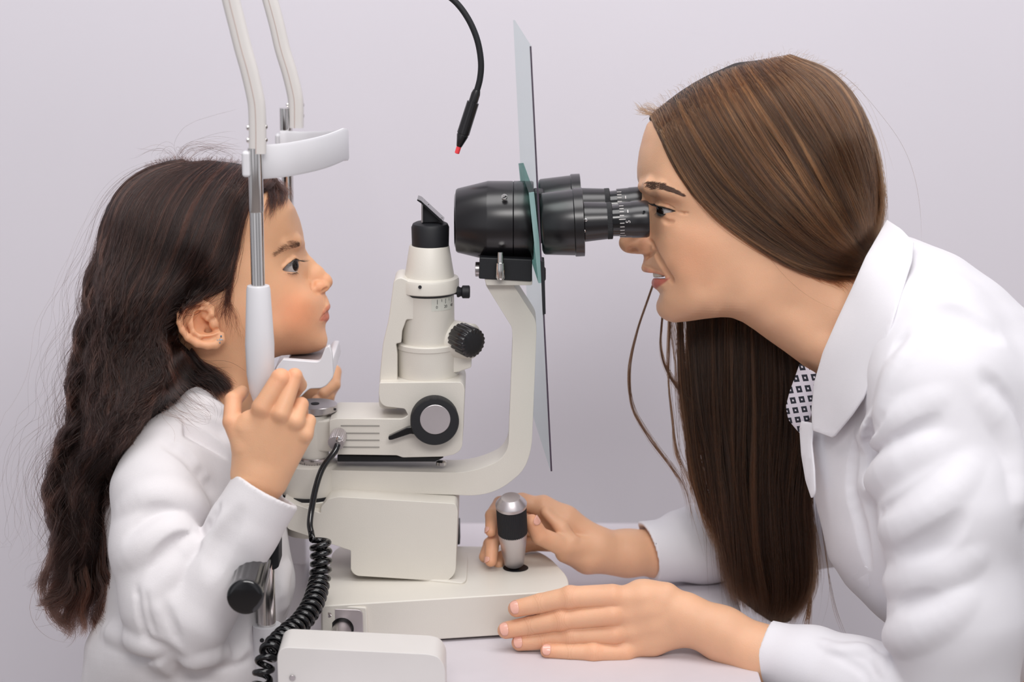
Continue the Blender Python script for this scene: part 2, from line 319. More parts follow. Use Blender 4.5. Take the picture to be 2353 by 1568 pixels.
# collar screw, scale window, little knob
fl_('collar_screw', 965, 660, [(0, 4), (0.0005, 4), (0.0005, 2.5)], M['ink'], sl, Y=-0.030)
tO = P(984, 690, 0); tR = px_scale(984, 690, 0)*60
b_ = bmesh.new()
for k in range(7):
    a = math.radians(14+k*7.2); bb = on_cyl(tO, tR*1.002, a, 0, 0.0042*1.02, 0.012, '', None, None); me = bpy.data.meshes.new('t'); bb.bm.to_mesh(me); bb.bm.free(); b_.from_mesh(me)
me = bpy.data.meshes.new('scale_label'); b_.to_mesh(me); M['label'] = mat('scale_label_cream', (205, 205, 196), 0.4); lab = finish('scale_label', me, M['label'], sl, smooth=False)
b_ = bmesh.new()
for k, a in enumerate((22, 33, 43, 53, 63)):
    a = math.radians(a); h = 0.0048 if k % 2 == 0 else 0.0026
    bb = on_cyl(tO, tR*1.008, a, 0.0055-h/2, 0.00045, h, '', None, None); me = bpy.data.meshes.new('t'); bb.bm.to_mesh(me); bb.bm.free(); b_.from_mesh(me)
me = bpy.data.meshes.new('tick_marks'); b_.to_mesh(me); finish('tick_marks', me, M['ink'], lab, smooth=False)
for a, s_ in ((21, '0'), (43, '20'), (63, '40')):
    a = math.radians(a); text('numerals', s_, (tO.x+tR*1.012*math.sin(a), tO.y-tR*1.012*math.cos(a), tO.z-0.0022), 0.0040, M['ink'], lab, rot=(pi/2, 0, a))
hl('clamp_screw', (1040, 671), (1080, 671), [(1040, 6), (1049, 6), (1050, 12), (1053, 13), (1060, 10), (1063, 15), (1078, 15), (1080, 12)], M['black_matte'], sl, Y=-0.008)
# housing of the ribbed knob
hs = MB(); hs.lathe([(0, 0.020), (0.028, 0.017), (0.030, 0.015)], P(1030, 780, 0.0), (0.86, -0.5, 0.05), 48); hs.build('knob_housing', M['cream'], sl, bevel=0.001)
slab('drum_bracket', [(1035, 812), (1083, 812), (1083, 845), (1052, 856), (1035, 858)], -0.016, 0.012, M['cream'], sl, r=4, bevel=0.002)
ax = Vector((0.62, -0.77, -0.12)).normalized()
kb = MB(); c_ = P(1088, 790, -0.030)
kb.lathe([(-0.024, 0.0135), (-0.022, 0.0150), (-0.001, 0.0150), (0.0, 0.0142), (0.0004, 0.010)], c_, ax, 120, flute=20, fdepth=0.0011); kb.build('ribbed_knob', M['black'], sl, angle=50)
# joystick
JO = P(1182, 1304, -0.0075); JX = (P(1174, 1150, -0.030)-JO).normalized(); js = px_scale(1176, 1230, -0.015); JL = (P(1174, 1150, -0.030)-JO).length/154
def jl(name, rows, m, parent, **k):
    fl = {q: k.pop(q) for q in ('flute', 'fdepth') if q in k}
    return MB().lathe([((1304-y)*JL, r*js) for y, r in rows], JO, JX, 144 if fl else 64, **fl).build(name, m, parent, **k)
jy = jl('joystick', [(1296, 21), (1294, 23), (1226, 33.5), (1222, 34)], M['alu'], sl)
jl('grip', [(1223, 34.5), (1167, 35), (1163, 35)], M['rubber'], jy, flute=48, fdepth=0.0005)
jl('joystick_cap', [(1164, 35.5), (1158, 36), (1156, 35), (1145, 23.5), (1143.5, 21.5)], M['alu'], jy, angle=20)
jl('joystick_stem', [(1312, 9), (1300, 13), (1296, 17)], M['black_gloss'], jy)
MB().lathe([(0, 0.0128), (0.0006, 0.0128)], Vector((0.0037, -0.0081, 0.7949)), (0, 0, 1), 48).build('joystick_well', M['black_matte'], sl)
# ------------------------------------------------------------------ microscope head
mh = hl('microscope_body', (1047, 507), (1226, 507), [(1047, 66), (1048, 71), (1052, 74), (1118, 90), (1121, 91), (1178, 91)], M['black'], sl, Y=0.0, n=96)
hl('rear_ring', (1047, 507), (1226, 507), [(1178, 90), (1180, 89), (1181, 91), (1222, 91), (1226, 89)], M['black'], sl, Y=0.0, n=96)
fl_('objective_rim', 1047, 507, [(0, 64), (0.001, 60)], M['black_gloss'], mh, Y=0, ax=(-1, 0, 0))
sc_ = P(1159, 453, 0); fl_('slotted_screw', 1159, 453, [(-0.0015, 7), (0.0006, 7), (0.001, 6)], M['chrome'], mh, Y=-0.0335, ax=(0, -0.85, 0.5))
MB().box((-.0030, -.0002, -.0004), (.0030, .0002, .0004)).build('t', M['ink']).name = 'x'
bpy.data.objects.remove(bpy.data.objects['x'])
slab('screw_slot', [(1154, 455.5), (1163, 449.5), (1164, 451), (1155, 457)], -0.0352, -0.0345, M['ink'], mh, bevel=0)
slab('mount_block', [(1102, 592), (1223, 597), (1222, 648), (1100, 641)], -0.036, 0.03, M['black_matte'], sl, r=4, bevel=0.0012)
slab('shelf', [(1113, 641), (1224, 646), (1222, 656), (1118, 656)], -0.034, 0.03, M['cream'], sl, r=3, bevel=0.001)
hl('side_nut', (1092, 619), (1102, 619), [(1092, 15), (1093, 17), (1101, 17), (1102, 16)], M['steel'], sl, Y=-0.01)
lv = MB(); lv.lathe([(0, 0.0026), (0.010, 0.0030), (0.0105, 0.0042), (0.024, 0.0046), (0.0265, 0.003), (0.027, 0.001)], P(1150, 580, -0.040), (0, -0.12, -1), 24); lv.build('chrome_lever', M['chrome'], sl)
def eyepiece(Y, dy, near, dx):
    pts = [(1242+dx, 505+dy), (1490+dx, 493+dy)]
    sh_ = lambda rows: [(x+dx, r) for x, r in rows]
    h = hl('binocular_tube', pts[0], pts[1], sh_([(1243, 60), (1246, 68), (1250, 71), (1318, 76), (1320, 79), (1340, 79), (1341, 74)]), M['black'], sl, Y=Y, n=80)
    c = hl('eyepiece_barrel', pts[0], pts[1], sh_([(1341, 44), (1343, 46), (1396, 42), (1398, 38)]), M['black'], h, Y=Y)
    hl('knurled_ring', pts[0], pts[1], sh_([(1394, 40), (1395, 43), (1406, 43), (1407, 40)]), M['black_matte'], h, Y=Y, n=240, flute=80, fdepth=0.0005)
    hl('diopter_scale', pts[0], pts[1], sh_([(1406, 36), (1424, 37), (1424, 39)]), M['black_gloss'], h, Y=Y)
    e = hl('eyecup', pts[0], pts[1], sh_([(1423, 40), (1425, 40), (1449, 41), (1452, 42), (1484, 43), (1490, 41), (1491, 34)]), M['black'], h, Y=Y)
    a, b = P(*pts[0], Y), P(*pts[1], Y); axx = (b-a).normalized(); s = px_scale(1300, 500, Y); up = axx.cross(Vector((0, -1, 0))).normalized()*-1
    up = Vector((0, -1, 0)).cross(axx).normalized()
    if up.z < 0: up = -up
    fr = axx.cross(up).normalized()
    if fr.y > 0: fr = -fr
    def at(px_, ang, r): return a+axx*((px_-1242)/248*(b-a).length)+(fr*math.cos(ang)+up*math.sin(ang))*r*s
    bm = bmesh.new()
    for k in range(11):
        ang = math.radians(62-k*12.4); big = (k % 5 == 4)
        L0, L1 = (1421, 1436) if big else (1423, 1433)
        rad = 40.9
        m2 = MB(); w = (up*math.cos(ang)-fr*math.sin(ang))*0.00035
        q = [at(L0, ang, rad)-w, at(L1, ang, rad)-w, at(L1, ang, rad)+w, at(L0, ang, rad)+w]; m2.prism(q, (fr*math.cos(ang)+up*math.sin(ang))*0.0001); me = bpy.data.meshes.new('t'); m2.bm.to_mesh(me); m2.bm.free(); bm.from_mesh(me)
    m2 = MB(); ang = math.radians(38); w = (up*math.cos(ang)-fr*math.sin(ang))*0.0016; q = [at(1441, ang, 41.3)-w, at(1443, ang, 41.3)-w, at(1443, ang, 41.3)+w, at(1441, ang, 41.3)+w]; m2.prism(q, (fr*math.cos(ang)+up*math.sin(ang))*0.0001); me = bpy.data.meshes.new('t'); m2.bm.to_mesh(me); m2.bm.free(); bm.from_mesh(me)
    me = bpy.data.meshes.new('diopter_marks'); bm.to_mesh(me); finish('diopter_marks', me, M['ink_white'], h, smooth=False)
    ang = math.radians(4); loc = at(1442, ang, 41.9); nrm = (fr*math.cos(ang)+up*math.sin(ang))
    mt = Matrix((up, -axx, nrm)).transposed().to_4x4(); mt = Matrix.Translation(loc) @ mt
    t = text('numeral', '5', (0, 0, 0), 0.0062, M['ink_white'], h, rot=(0, 0, 0)); t.data.transform(mt)
    fl_('grub_screw', 1480, 487, [(0, 3), (0.0004, 3)], M['black_gloss'], h, Y=Y-0.0183) if near else None
    return h
eyepiece(0.034, -22, False, -5); eyepiece(-0.034, 10, True, 0)
slab('prism_bridge', [(1226, 440), (1250, 442), (1250, 560), (1226, 562)], -0.012, 0.012, M['black_matte'], sl, bevel=0.002)
fl_('tube_screw', 1346, 505, [(0, 4), (0.0015, 4), (0.002, 2)], M['chrome'], sl, Y=-0.056)
fl_('tube_screw', 1343, 531, [(0, 3), (0.0015, 3), (0.002, 2)], M['chrome'], sl, Y=-0.054)
# ------------------------------------------------------------------ breath shield (glass plates)
def plate(name, quad, th, m, edge, parent, edge_name):
    """quad: near-top, near-bottom, far-bottom, far-top (world); a glass slab with its own edge strip"""
    n_ = (quad[1]-quad[0]).cross(quad[3]-quad[0]).normalized()*th
    g = MB().prism([q-n_*0.5 for q in quad], n_).build(name, m, parent, smooth=False)
    d = (quad[0]-quad[3]).normalized()*0.0007
    e = MB().prism([quad[0]-n_*0.5, quad[1]-n_*0.5, quad[1]+n_*0.5, quad[0]+n_*0.5], d).build(edge_name, edge, g, smooth=False)
    return g
ys, ye = -0.105, 0.105
nt_, nb_ = P(1219, 106, ys), P(1267, 1083, ys)
ft_ = P(1181, 46, ye); fb_ = Vector((ft_.x+(nb_.x-nt_.x)*0.98, ye, nb_.z))
sh = plate('breath_shield', [nt_, nb_, fb_, ft_], 0.0016, M['glass'], M['glass_edge'], sl, 'near_edge')
q0, q1 = P(1221, 442, -0.055), P(1243, 650, -0.055); q3 = P(1197, 375, 0.055); q2 = q3+(q1-q0)
plate('inner_glass', [q0, q1, q2, q3], 0.005, M['glass_green'], M['glass_edge_green'], sl, 'near_edge')
slab('shield_holder', [(1242, 600), (1251, 602), (1254, 722), (1247, 724)], -0.107, -0.085, M['black_matte'], sl, r=1, bevel=0.0006)
hl('shield_screw', (1243, 630), (1254, 630), [(1243, 12), (1245, 17), (1251, 17), (1254, 13)], M['black_matte'], sl, Y=-0.02)

# ------------------------------------------------------------------ head rest
hr = empty('head_rest', (-0.2355, 0, 0.75), 'white and chrome chin and forehead rest framing the dark-haired person\'s face', 'head rest')
def side(Y, near):
    # lower white sleeve, lower post, tapered sleeve, chrome posts, upper white arm
    X0 = -0.2330
    def Z(py): return P(600, py, Y if near else -0.145).z
    def cyl(name, rows, m, n=48):
        return MB().lathe([(z-rows[0][0], r) for z, r in rows], (X0, Y, rows[0][0]), (0, 0, 1), n).build(name, m, hr)
    zz = lambda py: P(600, py, -0.145).z
    lw = cyl('post_socket', [(0.69, 0.0150), (0.7505, 0.0145), (zz(1445), 0.0135), (zz(1436), 0.0135)], M['white'])
    if near: fl_('set_screw', 602, 1472, [(0, 5), (0.0005, 5), (0.0005, 3)], M['ink'], lw, Y=Y-0.0138)
    cyl('lower_post', [(zz(1450), 0.0085), (zz(930), 0.0085)], M['chrome'])
    cyl('post_sleeve', [(zz(945), 0.0020), (zz(938), 0.0052), (zz(900), 0.0105), (zz(860), 0.0128), (zz(790), 0.0135), (zz(665), 0.0110), (zz(657), 0.0102), (zz(656), 0.0085)], M['white'])
    ps = cyl('lower_chrome_post', [(zz(658), 0.0063), (zz(487), 0.0063)], M['chrome'])
    cyl('upper_chrome_post', [(zz(487), 0.0066), (zz(485), 0.0069), (zz(340), 0.0066)], M['chrome'])
    return X0
side(-0.145, True); side(0.145, False)
def arm_up(Y, pts, w, seam, bolts):
    # pts: (px, py) centre line of the bent white arm on plane Y
    sp = spline([P(x, y, Y) for x, y in pts], 8)
    sp = [Vector(p) for p in sp]
    a = MB().tube(sp, 1.0, 28, squash=((1, 0, 0), w, w*0.8, 0.62)).build('support_arm', M['white_arm'], hr, angle=60)
    sd = [Vector(p) + Vector((-w*0.12, -w*0.80-0.0001, 0)) for p in sp]
    MB().tube(sd, 0.00035, 6).build('seam', M['seam'], a)
    for (bx, by) in bolts:
        p = P(bx, by, Y); sg = -1 if bx < pts[-1][0] else 1
        MB().lathe([(0, 0.0026), (0.002, 0.0026), (0.003, 0.0012)], p-Vector((sg*0.001, 0, 0)), (sg, 0, 0), 16).build('bolt', M['chrome'], a)
M['seam'] = mat('seam_line', (190, 168, 160), 0.6)
arm_up(-0.145, [(518, -60), (531, 0), (545, 56), (559, 112), (573, 162), (586, 218), (590.5, 250), (592, 300), (592, 352)], 0.0079, None, [(571, 293), (571, 322), (610, 291), (610, 321)])
arm_up(0.145, [(604, -60), (621, 0), (636, 56), (649, 112), (665, 165), (676.5, 212), (680, 240), (680, 293)], 0.0079, None, [(662, 241), (662, 267), (695, 241), (695, 266)])
# forehead band: from near post loops forward (towards the doctor) to the far post
def band():
    zc_n, x0 = P(600, 376, -0.145).z, -0.2330
    pts = [(-0.2385, -0.139), (-0.228, -0.136), (-0.205, -0.120), (-0.180, -0.080), (-0.164, -0.030), (-0.161, 0.0), (-0.164, 0.03), (-0.180, 0.080), (-0.205, 0.120), (-0.228, 0.136), (-0.2385, 0.139)]
    sp = [Vector((p[0], p[1], 0)) for p in spline(pts, 6)]
    bm = MB(); rows = []
    n = len(sp); h = 0.0155; th = 0.0022
    for i, p in enumerate(sp):
        T = (sp[min(i+1, n-1)]-sp[max(i-1, 0)]).normalized(); N = Vector((T.y, -T.x, 0))
        row = []
        for (a, b) in ((-1, -0.85), (-1, 0.85), (-0.5, 1), (0.5, 1), (1, 0.85), (1, -0.85), (0.5, -1), (-0.5, -1)):
            row.append(bm.bm.verts.new(Vector((p.x, p.y, zc_n-0.024*max(0, min(1, (p.y+0.02)/0.15))))+N*a*th+Vector((0, 0, b*h))))
        rows.append(row)
    for a, b in zip(rows, rows[1:]):
        for i in range(8): bm.bm.faces.new((a[i], a[(i+1) % 8], b[(i+1) % 8], b[i]))
    bm.bm.faces.new(rows[0]); bm.bm.faces.new(rows[-1][::-1]); bmesh.ops.recalc_face_normals(bm.bm, faces=bm.bm.faces)
    fb = bm.build('forehead_band', M['white'], hr, angle=60)
    for s_ in (-1, 1):
        zq = zc_n if s_ < 0 else zc_n-0.024
        MB().box((-0.2445, s_*0.146-0.006, zq-0.012), (-0.2365, s_*0.146+0.006, zq+0.012)).build('band_clip', M['white'], fb, bevel=0.003)
band()
# chin rest: a cup on a cross bar
cup = [(650, 826), (735, 832), (747, 800), (757, 794), (763, 812), (766, 868), (750, 887), (738, 893), (712, 894), (704, 900), (690, 914), (670, 918), (640, 905), (632, 850), (640, 838)]
cr_ = [2, 10, 4, 6, 6, 10, 10, 8, 6, 6, 8, 8, 8, 8, 4]
cc_ = slab('chin_cup', cup, -0.060, -0.052, M['white'], hr, r=cr_, bevel=0.0025, seg=4)
slab('cup_floor', [(648, 858), (752, 858), (764, 868), (750, 887), (738, 893), (712, 894), (704, 900), (690, 914), (670, 918), (640, 905)], -0.054, 0.05, M['white'], cc_, r=4, bevel=0.002)
slab('cup_front', [(742, 846), (750, 838), (761, 838), (766, 868), (750, 872)], -0.054, 0.05, M['white'], cc_, r=4, bevel=0.002)
slab('cup_side', [(650, 866), (750, 866), (766, 868), (750, 887), (738, 893), (712, 894), (704, 900), (690, 914), (670, 918), (640, 905)], 0.046, 0.053, M['white'], cc_, r=4, bevel=0.0025)
slab('brake_knob', [(1046, 1204), (1056, 1206), (1057, 1252), (1047, 1253)], 0.052, 0.075, M['black_matte'], sl, r=2, bevel=0.001)
MB().lathe([(0, 0.006), (0.0022, 0.006), (0.003, 0.005)], P(667, 843, -0.040), (0, 0, 1), 32).build('paper_pin', M['white'], hr)
MB().box((-0.239, -0.14, P(650, 880, 0).z-0.012), (-0.215, 0.14, P(650, 880, 0).z+0.008)).build('cross_bar', M['white'], hr, bevel=0.003)
M['chinpad'] = mat('grey_chin_pad', (150, 138, 138), 0.5)
slab('chin_pad', [(654, 850), (738, 850), (738, 862), (654, 862)], -0.053, 0.045, M['chinpad'], hr, bevel=0.001)
# grip bar (black) and its clamp
gp = MB(); a_, b_2 = P(563, 1374, -0.26), P(600, 1238, -0.09)
d_ = (b_2-a_).normalized(); L_ = (b_2-a_).length
gp.lathe([(0.004, 0.0160), (0.012, 0.0164), (L_, 0.0160)], a_, d_, 160, flute=16, fdepth=0.0006); gh = gp.build('grip_handle', M['black_gloss'], hr); MB().lathe([(0, 0.0120), (0.0006, 0.0150), (0.002, 0.0164), (0.006, 0.0167), (0.007, 0.0160)], a_, d_, 64).build('end_cap', M['black_gloss'], gh)
slab('grip_clamp', [(600, 1180), (641, 1180), (641, 1303), (634, 1309), (618, 1313), (604, 1300)], -0.150, -0.120, M['black_matte'], hr, r=4, bevel=0.001)
# base block seen behind the column (post foot) and dark cross member
MB().box((-0.246, 0.13, 0.7505), (-0.22, 0.16, 0.80)).build('rear_socket', M['white'], hr, bevel=0.003)
# rail cover in front
PB = 1568+(P(800, 1568, -0.262).z-0.7505)/(P(800, 1568, -0.262).z-P(800, 1569, -0.262).z)
rc = slab('rail_cover', [(637, 1512), (640, 1497), (655, 1488), (985, 1504), (1008, 1510), (1022, 1532), (1024, PB), (640, PB)], -0.262, -0.214, M['white_arm'], None, r=[14, 14, 18, 18, 18, 18, 2, 2], bevel=0.008, seg=5)
rc.name = 'rail_cover'; rc['label'] = 'cream rounded rail cover box in front of the instrument base, slotted screw low'; rc['category'] = 'cover'
sw = fl_('slotted_screw', 672, 1558, [(0, 7), (0.0008, 7), (0.0012, 6)], M['steel'], rc, Y=-0.2622)
# ------------------------------------------------------------------ fixation lamp on its gooseneck
gn = empty('fixation_lamp', P(1044, -40, 0.0), 'thin black gooseneck lamp with red tip hanging above the instrument', 'lamp')
path = [(955, -60), (1000, -28), (1044, 2), (1075, 42), (1096, 90), (1105, 140), (1103, 180), (1094, 215)]
MB().tube([Vector(p) for p in spline([P(x, y, 0.03) for x, y in path], 24)], [0.0030+0.00015*(i % 2) for i in range(24*7+1)], 16).build('gooseneck', M['black_matte'], gn, angle=180)
a_, b_2 = P(1096, 207, 0.03), P(1050, 352, 0.03); d_ = (b_2-a_).normalized(); L_ = (b_2-a_).length
MB().lathe([(0, 0.0035), (0.004, 0.0045), (0.012, 0.0045), (0.0125, 0.006), (0.045, 0.0062), (0.0455, 0.0055), (0.047, 0.0058), (0.058, 0.0028), (0.0585, 0.0025)], a_, d_, 32).build('lamp_head', M['black'], gn)
MB().lathe([(0.058, 0.0024), (L_, 0.0024), (L_+0.0005, 0.0015)], a_, d_, 16).build('lamp_tip', M['red'], gn)
# ------------------------------------------------------------------ coiled cord
ck = spline([P(x, y, Y) for x, y, Y in [(776, 1022, -0.050), (768, 1040, -0.054), (742, 1075, -0.060), (726, 1120, -0.068), (716, 1170, -0.075), (712, 1205, -0.082), (716, 1228, -0.088)]], 8)
pts = [Vector(p) for p in ck]
ax_px = [(735, 1240, -0.105), (738, 1285, -0.11), (733, 1340, -0.12), (718, 1390, -0.15), (690, 1432, -0.175), (652, 1463, -0.200), (618, 1500, -0.225), (605, 1545, -0.235), (598, 1595, -0.235)]
axp = [Vector(p) for p in spline([P(*q) for q in ax_px], 120)]
cum = [0.0]
for a, b in zip(axp, axp[1:]): cum.append(cum[-1]+(b-a).length)
ph = -pi*0.9
for i, (p, s_) in enumerate(zip(axp, cum)):
    T = (axp[min(i+1, len(axp)-1)]-axp[max(i-1, 0)]).normalized(); u = Vector((1, 0, 0)); u = (u-T*u.dot(T)).normalized(); v = T.cross(u)
    fr = s_/cum[-1]; pitch = 0.0083 if fr < 0.7 else 0.0083+0.003*min(1, (fr-0.7)/0.15); rad = 0.0080 if fr < 0.5 else 0.0080-0.0008*min(1, (fr-0.5)/0.2)
    if i: ph += 2*pi*(cum[i]-cum[i-1])/pitch
    pts.append(p+(u*math.cos(ph)+v*math.sin(ph))*rad)
# resample for an even tube
sm = []
for i in range(len(pts)):
    sm.append(pts[i])
pts = sm
cr = MB().tube(pts, 0.0031, 10).build('coiled_cord', M['black_gloss'], None, angle=180)
cr['label'] = 'glossy black coiled cord hanging from the silver connector down past the cover'; cr['category'] = 'cord'
# ------------------------------------------------------------------ sculpting tools (signed-distance volumes turned into meshes)
class Frame:
    def __init__(s, px, py, Y):
        s.O = np.array(P(px, py, Y)); d = s.O-CAM; s.d = d/np.linalg.norm(d)
        r = np.cross(s.d, [0, 0, 1]); s.r = r/np.linalg.norm(r); s.u = np.cross(s.r, s.d)
        s.R = np.stack([s.r, s.d, s.u])
    def W(s, p): return np.asarray(p)/1000.0 @ s.R + s.O                  # local mm -> metres
    def loc(s, px, py, Y): return s.R @ (np.array(P(px, py, Y))-s.O)*1000  # pixel on the plane Y (m) -> local mm
    def L(s, px, py, off=0.0):                                            # pixel at local depth off (mm)
        r = ray(px, py); t = (((s.O-CAM)@s.d)+off/1000.0)/(r@s.d); return s.R @ (CAM+r*t-s.O)*1000
    def La(s, px, py, off):
        r = FWD+XV*((np.asarray(px)-1176.5)/FPX)[..., None]+UPV*((784-np.asarray(py))/FPX)[..., None]
        t = (((s.O-CAM)@s.d)+np.asarray(off)/1000.0)/(r@s.d); return (CAM+r*t[..., None]-s.O)@s.R.T*1000
    def L2(s, pts, off=0.0): return np.array([s.L(x, y, off)[[0, 2]] for x, y in pts])
    def Lz(s, px, py, z): return s.R @ (np.array(Pz(px, py, z))-s.O)*1000
def smin(a, b, k):
    if k <= 0: return np.minimum(a, b)
    h = np.clip(0.5+0.5*(b-a)/k, 0, 1); return b+(a-b)*h-k*h*(1-h)
class Vol:
    def __init__(s, lo, hi, res):
        s.lo = np.array(lo, float); s.res = res; s.n = np.ceil((np.array(hi)-s.lo)/res).astype(int)+1
        s.A = np.full(s.n, 30.0, np.float32); s.ax = [(s.lo[i]+res*np.arange(s.n[i])).astype(np.float32) for i in range(3)]
    def box(s, lo, hi):
        i0 = np.clip(np.floor((np.array(lo)-s.lo)/s.res).astype(int), 0, s.n); i1 = np.clip(np.ceil((np.array(hi)-s.lo)/s.res).astype(int)+1, 0, s.n)
        if (i1 <= i0).any(): return None
        sl_ = tuple(slice(a, b) for a, b in zip(i0, i1))
        return sl_, s.ax[0][sl_[0]][:, None, None], s.ax[1][sl_[1]][None, :, None], s.ax[2][sl_[2]][None, None, :]
    def put(s, bx, f, k, mode):
        if mode == 'add': s.A[bx] = smin(s.A[bx], f, k)
        else: s.A[bx] = -smin(-s.A[bx], f, k)
    def cone(s, a, b, ra, rb, k=0, mode='add', flat=None):
        a = np.array(a, float); b = np.array(b, float); m = max(ra, rb)+k+3
        q = s.box(np.minimum(a, b)-m, np.maximum(a, b)+m)
        if q is None: return
        bx, x, y, z = q; v = b-a; L = max(v@v, 1e-6)
        dx, dy, dz = x-a[0], y-a[1], z-a[2]
        t = np.clip((dx*v[0]+dy*v[1]+dz*v[2])/L, 0, 1)
        ex, ey, ez = dx-t*v[0], dy-t*v[1], dz-t*v[2]
        d = np.sqrt(ex*ex+ey*ey+ez*ez)-(ra+(rb-ra)*t)
        s.put(bx, d.astype(np.float32), k, mode)
    def chain(s, pts, rs, k=0, mode='add'):
        for (a, b, ra, rb) in zip(pts, pts[1:], rs, rs[1:]): s.cone(a, b, ra, rb, k, mode)
    def ell(s, c, r, k=0, mode='add', rot=None):
        c = np.array(c, float); r = np.array(r, float); m = r.max()+k+3; q = s.box(c-m, c+m)
        if q is None: return
        bx, x, y, z = q; dx, dy, dz = x-c[0], y-c[1], z-c[2]
        if rot is not None:
            R_ = np.array(rot); dx, dy, dz = (R_[0, 0]*dx+R_[0, 1]*dy+R_[0, 2]*dz, R_[1, 0]*dx+R_[1, 1]*dy+R_[1, 2]*dz, R_[2, 0]*dx+R_[2, 1]*dy+R_[2, 2]*dz)
        k0 = np.sqrt((dx/r[0])**2+(dy/r[1])**2+(dz/r[2])**2); k1 = np.sqrt((dx/r[0]**2)**2+(dy/r[1]**2)**2+(dz/r[2]**2)**2)+1e-9
        s.put(bx, (k0*(k0-1)/k1).astype(np.float32), k, mode)
    def poly(s, pts, y0, y1, k=0, mode='add', rnd=0.0):
        """polygon in local x,z pushed through y0..y1"""
        pts = np.array(pts); lo = pts.min(0)-k-3-rnd; hi = pts.max(0)+k+3+rnd; q = s.box([lo[0], min(y0, y1)-k-3, lo[1]], [hi[0], max(y0, y1)+k+3, hi[1]])
        if q is None: return
        bx, x, y, z = q; X_, Z_ = np.meshgrid(x.ravel(), z.ravel(), indexing='ij'); d2 = psd(pts, X_, Z_)[:, None, :]-rnd
        dy = np.abs(y-(y0+y1)/2)-abs(y1-y0)/2
        s.put(bx, np.maximum(d2, dy).astype(np.float32), k, mode)
    def S(s, Sg, k=0, mode='add', y0=0.0):
        """Sg: half-width-squared field on this volume's x,z grid"""
        gx, gz = np.gradient(Sg, s.res); g2 = (gx*gx+gz*gz)[:, None, :]; y = (s.ax[1]-y0)[None, :, None]
        d = (y*y-Sg[:, None, :])/np.sqrt(4*y*y+g2+60.0)
        s.put((slice(None),)*3, np.clip(d, -30, 30).astype(np.float32), k, mode)
    def depth(s, x, z):
        """y of the first surface met from the camera side at local x,z (arrays)"""
        ix = np.clip(((x-s.lo[0])/s.res), 0, s.n[0]-1).astype(int); iz = np.clip(((z-s.lo[2])/s.res), 0, s.n[2]-1).astype(int)
        col = s.A[ix, :, iz]; ins = col < 0; j = ins.argmax(-1); ok = ins.any(-1); j0 = np.maximum(j-1, 0)
        va = np.take_along_axis(col, j0[..., None], -1)[..., 0]; vb = np.take_along_axis(col, j[..., None], -1)[..., 0]; t = np.where(j > 0, va/(va-vb+1e-9), 1)
        return np.where(ok, s.lo[1]+(j0+t)*s.res, np.nan)
    def mesh(s, smooth=2):
        """naive surface nets"""
        A = s.A; I = A < 0
        c = np.zeros(tuple(s.n-1), np.int8)
        for i in (0, 1):
            for j in (0, 1):
                for k in (0, 1): c += I[i:s.n[0]-1+i, j:s.n[1]-1+j, k:s.n[2]-1+k]
        act = np.argwhere((c > 0) & (c < 8)); idx = -np.ones(tuple(s.n-1), np.int32); idx[tuple(act.T)] = np.arange(len(act))
        acc = np.zeros((len(act), 3)); cnt = np.zeros(len(act))
        cs = [(i, j, k) for i in (0, 1) for j in (0, 1) for k in (0, 1)]
        vals = {q: A[act[:, 0]+q[0], act[:, 1]+q[1], act[:, 2]+q[2]] for q in cs}
        for a in cs:
            for b in cs:
                if sum(abs(u-v) for u, v in zip(a, b)) == 1 and a < b:
                    va, vb = vals[a], vals[b]; m = (va < 0) != (vb < 0); t = np.where(m, va/(va-vb+1e-12), 0)
                    for ax_ in range(3): acc[:, ax_] += m*(a[ax_]+t*(b[ax_]-a[ax_]))
                    cnt += m
        V = (act+acc/cnt[:, None])*s.res+s.lo
        Fs = []
        for ax_ in range(3):
            o = [0, 1, 2]; o.remove(ax_); u, v = o
            sh0 = [slice(None)]*3; sh1 = [slice(None)]*3; sh0[ax_] = slice(0, -1); sh1[ax_] = slice(1, None)
            e = np.argwhere(I[tuple(sh0)] != I[tuple(sh1)])
            e = e[(e[:, u] > 0) & (e[:, v] > 0) & (e[:, u] < s.n[u]-1) & (e[:, v] < s.n[v]-1)]
            inside = I[tuple(e.T)]
            def at(du, dv):
                q = e.copy(); q[:, u] += du; q[:, v] += dv; return idx[tuple(q.T)]
            q = np.stack([at(-1, -1), at(0, -1), at(0, 0), at(-1, 0)], 1)
            flip = inside if ax_ != 1 else ~inside
            q[~flip] = q[~flip][:, ::-1]; Fs.append(q)
        Fq = np.concatenate(Fs); Fq = Fq[(Fq >= 0).all(1)]
        if smooth:
            E_ = np.concatenate([Fq[:, [0, 1]], Fq[:, [1, 2]], Fq[:, [2, 3]], Fq[:, [3, 0]]]); n = len(V)
            deg = np.bincount(E_.ravel(), minlength=n)[:, None].astype(float)
            for it in range(smooth*2):
                nb = np.stack([np.bincount(E_[:, 0], V[E_[:, 1], d], n)+np.bincount(E_[:, 1], V[E_[:, 0], d], n) for d in range(3)], 1)/np.maximum(deg, 1)
                V = V+(nb-V)*(0.55 if it % 2 == 0 else -0.57)
        return V, Fq
def psd(poly, X_, Z_):
    """signed distance to a polygon"""
    d = np.full(X_.shape, 1e9); s = np.ones(X_.shape); n = len(poly)
    for i in range(n):
        a = poly[i]; b = poly[i-1]; e = b-a; wx, wz = X_-a[0], Z_-a[1]; t = np.clip((wx*e[0]+wz*e[1])/(e@e+1e-9), 0, 1)
        d = np.minimum(d, (wx-e[0]*t)**2+(wz-e[1]*t)**2)
        c1, c2, c3 = Z_ >= a[1], Z_ < b[1], e[0]*wz > e[1]*wx
        s = np.where((c1 & c2 & c3) | (~c1 & ~c2 & ~c3), -s, s)
    return np.sqrt(d)*s
